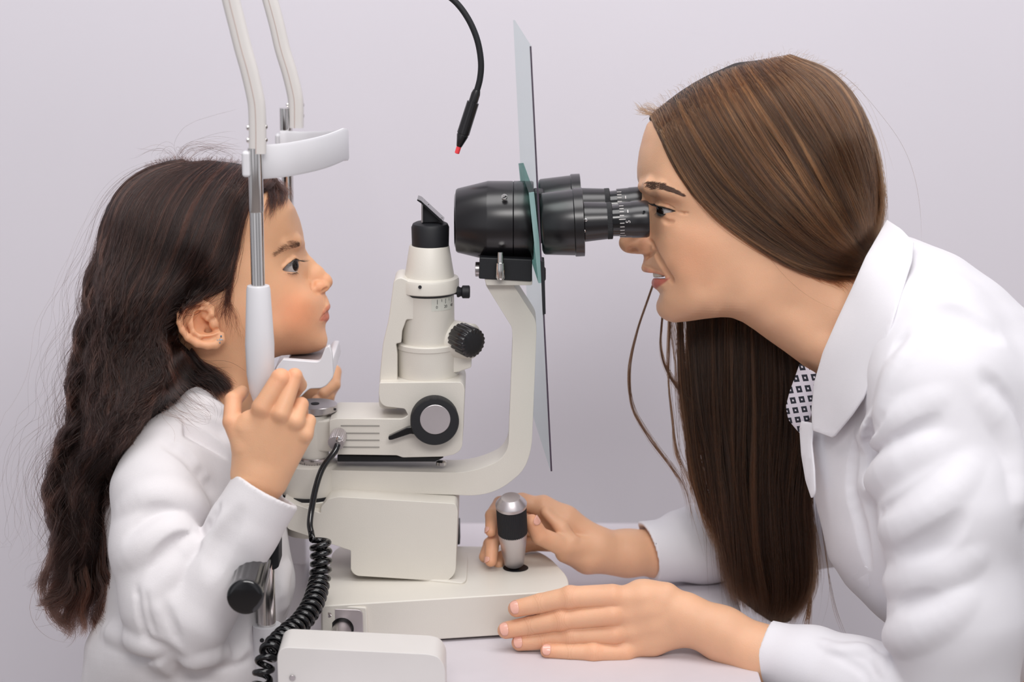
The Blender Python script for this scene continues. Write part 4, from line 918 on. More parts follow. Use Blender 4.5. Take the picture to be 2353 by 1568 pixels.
    tc = [(1900, 900, 40), (1940, 800, 62), (1990, 720, 70), (2050, 640, 78), (1900, 1050, 62), (1960, 950, 95), (2030, 800, 130), (2100, 650, 115), (2150, 750, 158), (2200, 680, 125), (1940, 1200, 85), (2000, 1250, 112), (2050, 1050, 135), (2150, 1000, 150), (2300, 850, 150), (2060, 1350, 110), (2300, 1200, 150), (2450, 1200, 140), (2250, 1450, 130)]
    cv.S(sfield(cv, tpoly, [(*fr.L2([(a, b)])[0], c) for a, b, c in tc], 12))
    for Y_, sg in ((-.150, -1), (.150, 1)):
        if sg < 0:
            cv.chain([fr.loc(2130, 790, -.130), fr.loc(2160, 900, -.165), fr.loc(2185, 1180, -.215), fr.loc(2200, 1420, -.235), fr.loc(2200, 1640, -.240)], [58, 62, 60, 58, 54], 22)
            cv.chain([fr.loc(2210, 1640, -.240), fr.loc(2080, 1610, -.215), fr.loc(1960, 1566, -.195), fr.loc(1860, 1530, -.172), fr.loc(1750, 1496, -.146)], [54, 48, 41, 36, 30], 10)
        else:
            cv.chain([fr.loc(2110, 800, .13), fr.loc(2050, 1000, .175), fr.loc(1960, 1200, .165)], [58, 52, 44], 22)
            cv.chain([fr.loc(1960, 1200, .165), fr.loc(1760, 1235, .115), fr.loc(1620, 1258, .085), fr.loc(1480, 1268, .052)], [46, 42, 36, 31.5], 12)
            cv.chain([fr.loc(1640, 1200, .10), fr.loc(1560, 1215, .08)], [26, 18], 14)
    # open the cuffs
    a, b = fr.loc(1765, 1500, -.148), fr.loc(1860, 1530, -.172); d = (b-a)/np.linalg.norm(b-a); a2, b2_ = fr.loc(1735, 1488, -.140), fr.loc(1840, 1536, -.168)
    def cut(v_, p, n, r):   # planar cut of the sleeve end
        q = v_.box(p-r, p+r)
        if q is None: return
        bx, x, y, z = q; dd = (x-p[0])*n[0]+(y-p[1])*n[1]+(z-p[2])*n[2]; v_.put(bx, dd.astype(np.float32), 1.0, 'sub')
    def cut2(v_, p, n, r):
        q = v_.box(p-r, p+r)
        bx, x, y, z = q; dd = (x-p[0])*n[0]+(y-p[1])*n[1]+(z-p[2])*n[2]; A = v_.A[bx]; v_.A[bx] = np.maximum(A, -dd)
    n1 = np.array([0.955, -0.16, -0.30]); n1 /= np.linalg.norm(n1)
    cut2(cv, fr.loc(1750, 1495, -.150), n1, np.array([60, 60, 60]))
    cv.chain([a-d*60, a-d*4], [26.5, 26.5], 1.0, 'sub')
    a, b = fr.loc(1500, 1268, .055), fr.loc(1600, 1260, .080); d = (b-a)/np.linalg.norm(b-a)
    n2 = np.array([0.88, 0.40, 0.25]); n2 /= np.linalg.norm(n2)
    cut2(cv, fr.loc(1486, 1270, .053), n2, np.array([50, 60, 60]))
    cv.chain([a-d*60, a-d*14], [27.5, 27.5], 1.0, 'sub')
    folds(fr, cv, [
        ('+', 16, 22, 3.5, [(1990, 1010), (2040, 985), (2110, 945), (2180, 900)]),
        ('-', 9, 16, 2.5, [(2000, 1075), (2050, 1035), (2110, 995), (2170, 960)]),
        ('+', 16, 22, 4, [(1998, 1130), (2050, 1085), (2120, 1045), (2200, 1010)]),
        ('-', 9, 18, 3, [(2020, 1185), (2080, 1155), (2140, 1115), (2190, 1060)]),
        ('+', 17, 24, 4, [(2045, 1225), (2110, 1195), (2180, 1135), (2230, 1060)]),
        ('-', 11, 20, 3.5, [(2060, 1285), (2120, 1265), (2180, 1230), (2230, 1180)]),
        ('+', 17, 24, 4, [(2050, 1340), (2120, 1325), (2190, 1300), (2240, 1260)]),
        ('-', 10, 18, 3, [(2060, 1405), (2110, 1395), (2160, 1385)]),
        ('+', 17, 24, 4, [(2050, 1470), (2110, 1450), (2180, 1410), (2230, 1350)]),
        ('-', 8, 14, 4, [(2040, 885), (2018, 950), (2000, 1030), (1998, 1110)]),
        ('-', 7, 12, 2, [(2075, 755), (2050, 810), (2032, 880), (2012, 960)]),
        ('+', 12, 18, 2.5, [(2120, 790), (2075, 850), (2048, 930), (2032, 1000)]),
        ('-', 12, 24, 4, [(2280, 860), (2320, 930), (2350, 1010), (2380, 1100)]),
        ('+', 14, 24, 3, [(2230, 900), (2290, 980), (2320, 1080), (2330, 1180)]),
        ('+', 7, 10, 2.5, [(1880, 1480), (1930, 1500), (1985, 1502), (2010, 1530)]),
        ('-', 5, 8, 2.5, [(1900, 1500), (1950, 1520), (1985, 1545), (1990, 1580)]),
        ('+', 7, 9, 3, [(2005, 1512), (2030, 1535), (2040, 1560)]),
        ('-', 7, 12, 3, [(1960, 1020), (1950, 1120), (1975, 1230), (1990, 1300)]),
        ('-', 12, 24, 3, [(2150, 700), (2220, 720), (2300, 760)]),
    ], gain=0.4, kg=0.5)
    Vc, Fc = cv.mesh(2)
    Vc, _ = displace(Vc, Fc, 0.5*np.sin(Vc[:, 0]*0.10+1.7*np.sin(Vc[:, 2]*0.045))*np.sin(Vc[:, 2]*0.07+Vc[:, 1]*0.05))
    coat = make_mesh('lab_coat', fr, [(Vc, Fc)], M['cotton'], root)
    global panel
    def panel(name, px, dep, th, m, parent, frm=fr, sm=True, step=9, surf=None):
        """a piece of cloth: outline in pixels, local depth interpolated from (px, py, off) points, given a thickness"""
        pp = smooth_closed(px, 4) if sm else resamp(px, step)
        dp = np.array([(x, y) for x, y, o in dep], float); dv = np.array([o for x, y, o in dep], float)
        xs = np.arange(pp[:, 0].min(), pp[:, 0].max(), step); zs = np.arange(pp[:, 1].min(), pp[:, 1].max(), step)
        Xg, Zg = np.meshgrid(xs, zs); d = psd(pp, Xg, Zg); ins = np.stack([Xg[d < -step*0.5], Zg[d < -step*0.5]], 1)
        allp = np.vstack([pp, ins]); off = tps(dp, dv, allp[:, 0], allp[:, 1], 1e-3)
        r = mgeo.delaunay_2d_cdt([Vector((float(a), float(b))) for a, b in allp], [], [list(range(len(pp)))], 1, 1e-6)
        tv = np.array([tuple(q) for q in r[0]]); off = tps(dp, dv, tv[:, 0], tv[:, 1], 1e-3)
        co = [tuple(frm.W(frm.L(a, b, o))) for (a, b), o in zip(tv, off)] if surf is None else [tuple(frm.W(q)) for q in capsule_shift(frm, [tuple(q) for q in tv], surf, 1.1)]
        me = bpy.data.meshes.new(name); me.from_pydata(co, [], [f for f in r[2]]); me.update()
        o = finish(name, me, m, parent, angle=180); s_ = o.modifiers.new('cloth', 'SOLIDIFY'); s_.thickness = th; s_.offset = 0
        b_ = o.modifiers.new('soft', 'BEVEL'); b_.width = th*0.4; b_.segments = 2; b_.limit_method = 'ANGLE'; b_.angle_limit = 1.0
        return o
    # collar: near side blade
    cw = [(2038, 506), (2072, 528), (2100, 558), (2096, 600), (2080, 650), (2058, 720), (2038, 785), (2010, 850), (1985, 915), (1958, 955), (1915, 1007), (1868, 990), (1866, 940), (1872, 880), (1892, 810), (1925, 735), (1960, 660), (1990, 590)]
    cdp = [(2038, 506, -20), (2100, 558, -62), (1990, 590, -66), (2090, 620, -100), (1950, 690, -80), (2058, 720, -140), (1900, 800, -76), (2010, 850, -140), (1868, 930, -62), (1915, 1005, -92), (1960, 950, -122)]
    panel('coat_collar', cw, cdp, 0.0026, M['cotton'], coat, sm=False)
    # far collar blade, mirrored across the figure's middle
    far = [(x, y) for x, y in cw]; o = panel('coat_collar', [(1872, 880), (1905, 800), (1960, 690), (2038, 506), (2060, 520), (2020, 640), (1960, 800), (1900, 900)], [(x, y, 66) for x, y in ((1872, 880), (1960, 690), (2038, 506), (1960, 800), (1900, 900))], 0.0024, M['cotton'], coat, sm=False)
    # placket edge
    panel('coat_front_edge', [(1842, 968), (1868, 972), (1869, 990), (1866, 1020), (1872, 1080), (1874, 1132), (1866, 1148), (1852, 1105), (1842, 1045), (1838, 985)], [(1846, 905, -36), (1868, 950, -52), (1842, 1040, -40), (1872, 1100, -62), (1866, 1145, -56)], 0.0022, M['cotton'], coat, sm=False)
    pk_ = panel('chest_pocket', [(1922, 1278), (1948, 1294), (1975, 1302), (1994, 1300), (2000, 1350), (1998, 1384), (1975, 1366), (1952, 1340), (1932, 1312)], [(1922, 1278, -98), (1980, 1310, -128), (2018, 1320, -142), (2018, 1400, -128), (1945, 1335, -104)], 0.0016, M['cotton'], coat, sm=False, surf=cv)
    # patterned blouse collar
    m = bpy.data.materials.new('patterned_blouse'); m.use_nodes = True; nt = m.node_tree; b = nt.nodes['Principled BSDF']; b.inputs['Roughness'].default_value = 0.8
    tc_ = nt.nodes.new('ShaderNodeTexCoord'); mp = nt.nodes.new('ShaderNodeMapping'); mp.inputs['Rotation'].default_value = (0, 0.3, 0); mp.inputs['Scale'].default_value = (126, 1, 106)
    sx_ = nt.nodes.new('ShaderNodeSeparateXYZ'); nt.links.new(tc_.outputs['Object'], mp.inputs[0]); nt.links.new(mp.outputs[0], sx_.inputs[0])
    def mth(op, a, b_=None):
        n_ = nt.nodes.new('ShaderNodeMath'); n_.operation = op
        for i, q in enumerate((a, b_)):
            if q is None: continue
            if isinstance(q, (int, float)): n_.inputs[i].default_value = q
            else: nt.links.new(q, n_.inputs[i])
        return n_.outputs[0]
    cx_ = mth('ABSOLUTE', mth('SUBTRACT', mth('FRACT', sx_.outputs[0]), 0.5)); cz_ = mth('ABSOLUTE', mth('SUBTRACT', mth('FRACT', sx_.outputs[2]), 0.5))
    mxv = mth('MAXIMUM', cx_, cz_); sq = mth('LESS_THAN', mxv, 0.31); dot = mth('LESS_THAN', mxv, 0.09); ring = mth('SUBTRACT', sq, dot)
    mx = nt.nodes.new('ShaderNodeMix'); mx.data_type = 'RGBA'; nt.links.new(ring, mx.inputs[0]); mx.inputs[6].default_value = s2l((205, 198, 208))+(1,); mx.inputs[7].default_value = s2l((30, 32, 44))+(1,); nt.links.new(mx.outputs[2], b.inputs['Base Color'])
    M['blouse'] = m
    panel('blouse_collar', [(1838, 836), (1876, 858), (1885, 900), (1862, 960), (1842, 1000), (1828, 985), (1812, 965), (1806, 935), (1815, 900), (1828, 865)], [(1838, 836, -30), (1876, 858, -48), (1806, 935, -26), (1842, 995, -30), (1880, 905, -50)], 0.002, M['blouse'], root, sm=False)
    return fr, root, v, cv
# ------------------------------------------------------------------ hair
def hair_mat(name, rgb, rough=0.28, mel=None):
    m = bpy.data.materials.new(name); m.use_nodes = True; nt = m.node_tree; nt.nodes.clear()
    o = nt.nodes.new('ShaderNodeOutputMaterial'); h = nt.nodes.new('ShaderNodeBsdfHairPrincipled'); h.parametrization = 'COLOR'
    a = nt.nodes.new('ShaderNodeAttribute'); a.attribute_name = 'tint'; mx = nt.nodes.new('ShaderNodeMix'); mx.data_type = 'RGBA'; mx.blend_type = 'MULTIPLY'; mx.inputs[0].default_value = 1
    mx.inputs[6].default_value = s2l(rgb)+(1,); nt.links.new(a.outputs['Color'], mx.inputs[7]); nt.links.new(mx.outputs[2], h.inputs['Color'])
    h.inputs['Roughness'].default_value = rough; h.inputs['Radial Roughness'].default_value = 0.5; h.inputs['IOR'].default_value = 1.42
    nt.links.new(h.outputs[0], o.inputs[0]); return m
def resample_path(p, K):
    p = np.array(spline(p, 8)); seg = np.linalg.norm(np.diff(p[:, :2], axis=0), axis=1); c = np.r_[0, np.cumsum(seg)]; t = np.linspace(0, c[-1], K)
    return np.stack([np.interp(t, c, p[:, i]) for i in range(p.shape[1])], 1)
def hair(name, fr, parent, m, guides, n, seed, vol=None, lift=(0, 2.5), K=26, r=0.14, clumps=80, pull=0.6, wave=(0, 1.0, 0), noise=2.0, fuzz=0.02, trim=(0.0, 0.0), far=0.0, spread=None, tones=((1, 1, 1),), root0=0.0, dsp=None, umap=None, phs=0.9, lw=0.25):
    rg = np.random.default_rng(seed); G = np.stack([resample_path(g, K) for g in guides])      # g, K, (px, py[, off])
    ng = len(G); t = np.linspace(0, 1, K)
    cu = np.sort(rg.random(clumps)*(ng-1)); cph = np.cumsum(rg.normal(0, phs, clumps)); clf = rg.normal(0, 1, clumps); cam_ = 0.6+0.8*rg.random(clumps); cfr = 0.8+0.5*rg.random(clumps)
    u0 = rg.random(n)*(ng-1)
    if umap: u0 = umap(u0/(ng-1))*(ng-1)
    c = np.clip(np.searchsorted(cu, u0+rg.normal(0, 0.02, n)), 0, clumps-1)
    pt = np.clip(t*1.6, 0, 1)**0.8*pull
    u = u0[:, None]*(1-pt)+cu[c][:, None]*pt+rg.normal(0, 0.012, (n, 1))*t*ng*0.3
    u = np.clip(u, 0, ng-1-1e-6); i = u.astype(int); f = (u-i)[..., None]
    ti = np.arange(K)[None].repeat(n, 0)
    i = np.minimum(i, ng-2); Q = G[i, ti]*(1-f)+G[i+1, ti]*f
    # in-plane wave and noise
    T = np.gradient(Q[..., :2], axis=1); T /= np.linalg.norm(T, axis=2)[..., None]+1e-9; N = np.stack([-T[..., 1], T[..., 0]], 2)
    L_ = np.linalg.norm(np.diff(G[:, :, :2], axis=1), axis=2).sum(1).mean()
    amp, wl, w0 = wave; s_ = t[None]*L_; env = np.clip((t-w0)/0.35, 0, 1)[None]
    ph = 2*pi*s_/max(wl, 1)*cfr[c][:, None]+cph[c][:, None]+rg.normal(0, 0.35, (n, 1))
    off2 = amp*env*cam_[c][:, None]*np.sin(ph)
    k3 = rg.normal(0, 1, (n, 3)); nz_ = noise*(k3[:, :1]*t+k3[:, 1:2]*np.sin(t*5+k3[:, 2:3]*3)*0.6)*(0.3+t)
    fz = (rg.random((n, 1)) < fuzz)*rg.normal(0, 1, (n, 1))*noise*6*(t*(1.2-t*0.2))
    px = Q[..., 0]+N[..., 0]*(off2+nz_+fz); py = Q[..., 1]+N[..., 1]*(off2+nz_+fz)
    # trim the ends
    e0 = trim[0]*rg.random((n, 1)); e1 = 1-trim[1]*rg.random((n, 1))**1.5; tt = e0+(e1-e0)*t[None]
    def rs(A):
        x = tt*(K-1); j = np.minimum(x.astype(int), K-2); g = x-j; rr = np.arange(n)[:, None]; return A[rr, j]*(1-g)+A[rr, j+1]*g
    px, py = rs(px), rs(py)
    lf = lift[0]+(lift[1]-lift[0])*rg.random((n, 1))+clf[c][:, None]*(lift[1]-lift[0])*0.25*np.clip(t*3, 0, 1)+amp*lw*env*np.cos(ph)*cam_[c][:, None]
    if Q.shape[2] > 2: off = rs(Q[..., 2]); base = True
    else: off = np.zeros_like(px); base = False
    if dsp: off = off+rg.uniform(-dsp, dsp, (n, 1))
    if vol is not None:
        o2 = np.full(px.shape, -40.0)
        for _ in range(4):
            l = fr.La(px, py, o2); d = np.fmin.reduce([q.depth(l[..., 0], l[..., 2]) for q in (vol if isinstance(vol, (list, tuple)) else [vol])])
            for j in range(1, K): d[:, j] = np.where(np.isnan(d[:, j]), d[:, j-1], d[:, j])
            for j in range(K-2, -1, -1): d[:, j] = np.where(np.isnan(d[:, j]), d[:, j+1], d[:, j])
            o2 = np.where(np.isnan(d), 0.0, d)
        # smooth along the strand
        for _ in range(3): o2[:, 1:-1] = (o2[:, :-2]+o2[:, 1:-1]*2+o2[:, 2:])/4
        off = o2-lf
    else: off = off-lf
    X = fr.La(px, py, off)
    if far > 0:
        q = rg.random(n) < far; X[q, :, 1] *= -1
    Wd = fr.W(X).astype(np.float32)
    hc = bpy.data.hair_curves.new(name); hc.add_curves([K]*n)
    hc.attributes['position'].data.foreach_set('vector', Wd.reshape(-1))
    ra = hc.attributes.get('radius') or hc.attributes.new('radius', 'FLOAT', 'POINT')
    rad = (r/1000*(0.75+0.5*rg.random((n, 1)))*np.clip((1.02-t[None])*5, 0.12, 1)).astype(np.float32); ra.data.foreach_set('value', rad.reshape(-1))
    ca = hc.attributes.new('tint', 'FLOAT_COLOR', 'CURVE'); tn = np.array(tones, float); ct_ = rg.integers(0, len(tn), clumps); st = rg.integers(0, len(tn), n)
    col = tn[ct_[c]]*0.6+tn[st]*0.4; col = col*(0.8+0.4*rg.random((n, 1))); cc = np.ones((n, 4), np.float32); cc[:, :3] = col; ca.data.foreach_set('color', cc.reshape(-1))
    hc.materials.append(m); o = bpy.data.objects.new(name, hc); COL.objects.link(o); o.parent = parent; o.location = -world_loc(parent); return o
M['hair_w'] = hair_mat('brown_hair', (72, 49, 33)); M['hair_g'] = hair_mat('dark_hair', (38, 25, 22), 0.3)
M['stone'] = mat('clear_stone', (225, 225, 228), 0.05, 0.6); M['stone_blue'] = mat('blue_grey_stone', (120, 150, 172), 0.08, 0.5)
M['hair_base_w'] = mat('brown_hair_mass', (34, 24, 20), 0.7, var=0.3, vscale=60); M['hair_base_g'] = mat('dark_hair_mass', (26, 19, 20), 0.7, var=0.3, vscale=60)
def mass(fr, poly, ctrl, res, k=0, ymax=95, step=9, y0=0.0):
    pl = fr.L2(poly); v = Vol([pl[:, 0].min()-6, -ymax+y0, pl[:, 1].min()-6], [pl[:, 0].max()+6, ymax+y0, pl[:, 1].max()+6], res)
    v.S(sfield(v, pl, [(*fr.L2([(a, b)])[0], c) for a, b, c in ctrl], step), y0=y0); return v
def over_head(fr, v, head, poly, lift, k=6):
    """let the hair mass follow the skull: the head swollen by lift, inside the outline"""
    ix = np.clip(np.round((v.ax[0]-head.lo[0])/head.res).astype(int), 0, head.n[0]-1); iy = np.clip(np.round((v.ax[1]-head.lo[1])/head.res).astype(int), 0, head.n[1]-1); iz = np.clip(np.round((v.ax[2]-head.lo[2])/head.res).astype(int), 0, head.n[2]-1)
    h = head.A[np.ix_(ix, iy, iz)]-lift
    for q, n_, l_, ax_ in ((v.ax[1], head.n[1], head.lo[1], 1),): h[:, (q < l_) | (q > l_+n_*head.res), :] = 30
    X_, Z_ = np.meshgrid(v.ax[0], v.ax[2], indexing='ij'); d2 = psd(fr.L2(poly), X_, Z_)[:, None, :].astype(np.float32)
    v.A = smin(v.A, np.maximum(h, d2+0.5), k)
def hair_woman(fr, root, head):
    sc = [(1494, 272), (1520, 318), (1552, 384), (1592, 448), (1640, 500), (1700, 545), (1766, 586), (1834, 616), (1900, 632), (1962, 636), (1984, 622), (2002, 570), (2014, 500), (2019, 420), (2010, 335), (1982, 255), (1938, 195), (1880, 152), (1800, 133), (1740, 139), (1690, 145), (1624, 174), (1566, 208), (1518, 246)]
    ct = [ (1600, 260, 54), (1640, 400, 71), (1700, 380, 78), (1700, 250, 70), (1800, 200, 62), (1820, 340, 82), (1780, 520, 80), (1900, 440, 80), (1900, 580, 72), (1960, 560, 62), (1950, 330, 68), (1900, 240, 58), (1985, 460, 46)]
    v = mass(fr, sc, ct, 1.8)
    over_head(fr, v, head, sc, 2.5); V, Fq = v.mesh(3); hm = make_mesh('hair', fr, [(V, Fq)], M['hair_base_w'], root); v = [v, head]
    tones = ((0.35, 0.33, 0.32), (0.55, 0.5, 0.48), (0.9, 0.86, 0.82), (1.3, 1.2, 1.05), (4.2, 3.5, 2.6), (0.35, 0.32, 0.34), (2.2, 1.9, 1.5))
    G = [[(1492, 266), (1512, 310), (1545, 378), (1590, 447), (1640, 500), (1700, 546), (1770, 589), (1835, 618), (1905, 636), (1968, 642)],
         [(1510, 246), (1542, 320), (1590, 402), (1650, 474), (1730, 540), (1810, 588), (1890, 620), (1975, 632)],
         [(1545, 222), (1590, 310), (1650, 400), (1730, 482), (1810, 545), (1890, 592), (1980, 618)],
         [(1600, 184), (1650, 280), (1710, 370), (1780, 455), (1850, 528), (1920, 580), (1985, 606)],
         [(1660, 160), (1710, 245), (1770, 340), (1835, 430), (1895, 505), (1945, 558), (1992, 592)],
         [(1715, 142), (1775, 225), (1835, 315), (1890, 405), (1940, 485), (1975, 540), (2000, 578)],
         [(1765, 132), (1840, 205), (1900, 290), (1945, 380), (1980, 460), (2000, 525), (2006, 565)],
         [(1800, 127), (1885, 180), (1945, 255), (1985, 345), (2008, 430), (2014, 500), (2010, 550)],
         [(1815, 124), (1910, 165), (1972, 235), (2008, 320), (2024, 410), (2026, 480), (2014, 545)]]
    hair('strands', fr, hm, M['hair_w'], G, 17000, 11, v, lift=(0.2, 3.2), K=26, r=0.115, clumps=260, pull=0.5, wave=(4, 420, 0.1), noise=3.0, fuzz=0.02, trim=(0.12, 0.10), far=0.3, tones=tones)
    hair('strands', fr, hm, M['hair_w'], G, 420, 12, v, lift=(1.5, 5), K=26, r=0.08, clumps=200, pull=0.1, wave=(3, 300, 0.1), noise=7, fuzz=0.04, trim=(0.1, 0.5), far=0.3, tones=tones)
    # short new growth along the parting and the crown
    sh = [[(x, y), (x-dx*0.4, y-9), (x-dx, y-17)] for x, y, dx in ((1498, 262, 34), (1530, 232, 18), (1580, 198, 10), (1640, 168, 6), (1700, 146, 4), (1760, 133, 6), (1830, 130, -20), (1900, 165, -30), (1960, 215, -20))]
    hair('strands', fr, hm, M['hair_w'], sh, 260, 13, None, lift=(-6, 6), K=8, r=0.06, clumps=200, pull=0.0, noise=5, trim=(0, 0.7), tones=tones)
    # forehead wisp
    wp = [[(1500, 262), (1480, 250), (1452, 232)], [(1505, 268), (1478, 262), (1458, 255)], [(1515, 250), (1490, 238), (1470, 243)]]
    hair('strands', fr, hm, M['hair_w'], wp, 90, 14, None, lift=(-5, 14), K=12, r=0.10, clumps=30, pull=0.3, noise=4, trim=(0, 0.5), tones=tones)
    # nape wisps
    np_ = [[(1985, 590), (2000, 570), (2012, 545)], [(1940, 628), (1975, 640), (1990, 660)], [(1880, 625), (1920, 650), (1950, 668)], [(1800, 610), (1870, 640), (1930, 650)]]
    hair('strands', fr, hm, M['hair_w'], np_, 160, 15, v, lift=(0, 2), K=12, r=0.09, clumps=60, pull=0.2, noise=6, trim=(0, 0.6), tones=tones)
    # ---- the long hair hanging on her far side, below the jaw
    hp = [(1640, 690), (1700, 650), (1800, 680), (1880, 760), (1885, 900), (1872, 1000), (1862, 1120), (1868, 1250), (1866, 1320), (1845, 1390), (1815, 1430), (1780, 1436), (1740, 1410), (1700, 1380), (1664, 1330), (1655, 1250), (1652, 1150), (1650, 1050), (1640, 950), (1625, 850), (1622, 760)]
    hct = [(1750, 800, 30), (1750, 950, 28), (1750, 1100, 24), (1755, 1250, 18), (1765, 1360, 10)]
    pl = fr.L2(hp, 66); v2 = Vol([pl[:, 0].min()-6, 20, pl[:, 1].min()-6], [pl[:, 0].max()+6, 112, pl[:, 1].max()+6], 2.2)
    v2.S(sfield(v2, pl, [(*fr.L2([(a, b)], 66)[0], c) for a, b, c in hct], 10), y0=66)
    V, Fq = v2.mesh(3); hm2 = make_mesh('hanging_hair', fr, [(V, Fq)], M['hair_base_w'], root)
    H = [[(1590, 700, 60), (1578, 760, 60), (1580, 860, 58), (1600, 960, 56), (1625, 1060, 56), (1642, 1180, 56), (1662, 1300, 55), (1685, 1385, 55)],
         [(1640, 690, 52), (1640, 780, 50), (1645, 900, 48), (1655, 1020, 48), (1665, 1140, 48), (1680, 1260, 50), (1705, 1400, 52)],
         [(1700, 690, 45), (1700, 800, 42), (1700, 920, 42), (1702, 1060, 42), (1712, 1200, 45), (1730, 1330, 48), (1750, 1420, 52)],
         [(1760, 720, 40), (1765, 830, 38), (1765, 960, 40), (1762, 1100, 42), (1770, 1240, 45), (1785, 1360, 50), (1782, 1440, 54)],
         [(1820, 770, 40), (1830, 880, 38), (1830, 1010, 40), (1822, 1140, 44), (1832, 1260, 48), (1838, 1360, 52), (1812, 1435, 56)],
         [(1860, 830, 44), (1868, 950, 44), (1866, 1050, 46), (1858, 1150, 48), (1868, 1250, 52), (1868, 1340, 55), (1840, 1410, 58)]]
    tn2 = ((0.22, 0.2, 0.2), (0.3, 0.27, 0.25), (0.5, 0.42, 0.36), (0.9, 0.75, 0.6), (0.25, 0.21, 0.2))  # below-jaw hair: its deep shade is put into darker strand tints
    hair('strands', fr, hm2, M['hair_w'], H, 10000, 21, None, lift=(-2, 6), K=30, r=0.12, clumps=140, pull=0.6, wave=(7, 700, 0.1), noise=5, fuzz=0.02, trim=(0.0, 0.22), tones=tn2, dsp=8)
    hair('strands', fr, hm2, M['hair_w'], [[(a, b, c+30) for a, b, c in g] for g in H], 2200, 22, None, lift=(-8, 6), K=24, r=0.2, clumps=90, pull=0.5, wave=(7, 700, 0.1), noise=6.0, trim=(0.0, 0.2), tones=tn2, dsp=10)
    locks = [([(1500, 655, 42), (1488, 690, 44), (1465, 760, 46), (1446, 850, 48), (1452, 930, 50), (1490, 1000, 52), (1545, 1075, 54), (1575, 1130, 56), (1590, 1220, 56)], 34, 2.0),
             ([(1524, 700, 44), (1520, 800, 46), (1545, 870, 48), (1590, 930, 50), (1630, 980, 52)], 40, 2),
             ([(1540, 700, 44), (1536, 850, 46), (1545, 960, 50), (1555, 1040, 54), (1585, 1110, 56), (1592, 1200, 56)], 30, 3),
             ([(1562, 700, 48), (1566, 850, 48), (1578, 980, 50), (1590, 1080, 52), (1618, 1180, 54), (1650, 1270, 54)], 220, 7),
             ([(1586, 700, 48), (1588, 850, 50), (1592, 980, 50), (1608, 1100, 52), (1640, 1200, 54), (1668, 1300, 54)], 300, 9),
             ([(1611, 700, 50), (1612, 840, 50), (1610, 960, 52), (1626, 1080, 54), (1650, 1180, 55)], 260, 8),
             ([(1880, 1150, 60), (1895, 1250, 60), (1905, 1330, 60), (1920, 1400, 60), (1950, 1470, 60)], 4, 2),
             ([(1860, 1340, 56), (1862, 1390, 58), (1850, 1450, 60)], 40, 4)]
    cu_ = [[(x0, 715, 50), (x0+dx*0.3, 820, 50), (x0+dx*0.45, 930, 52), (x0+dx*0.8, 1050, 54), (x0+dx*1.3, 1160, 55), (1655, 1270, 55)] for x0, dx in ((1530, 60), (1555, 55), (1580, 45), (1605, 35), (1630, 18))]
    hair('strands', fr, hm2, M['hair_w'], cu_, 330, 23, None, lift=(-4, 6), K=30, r=0.09, clumps=40, pull=0.6, wave=(3, 420, 0.1), noise=5, trim=(0, 0.3), tones=tn2+((1.6, 1.3, 1.0),))
    for i, (g, n, w) in enumerate(locks):
        hair('loose_lock', fr, root, M['hair_w'], [[(a-w, b, c) for a, b, c in g], [(a, b, c) for a, b, c in g], [(a+w, b, c) for a, b, c in g]], n, 30+i, None, lift=(-3, 3), K=30, r=0.17, clumps=max(3, n//14), pull=0.6, wave=(2.5, 400, 0.1), noise=3, trim=(0, 0.25), tones=tn2+((1.1, 0.95, 0.75),))
    return v
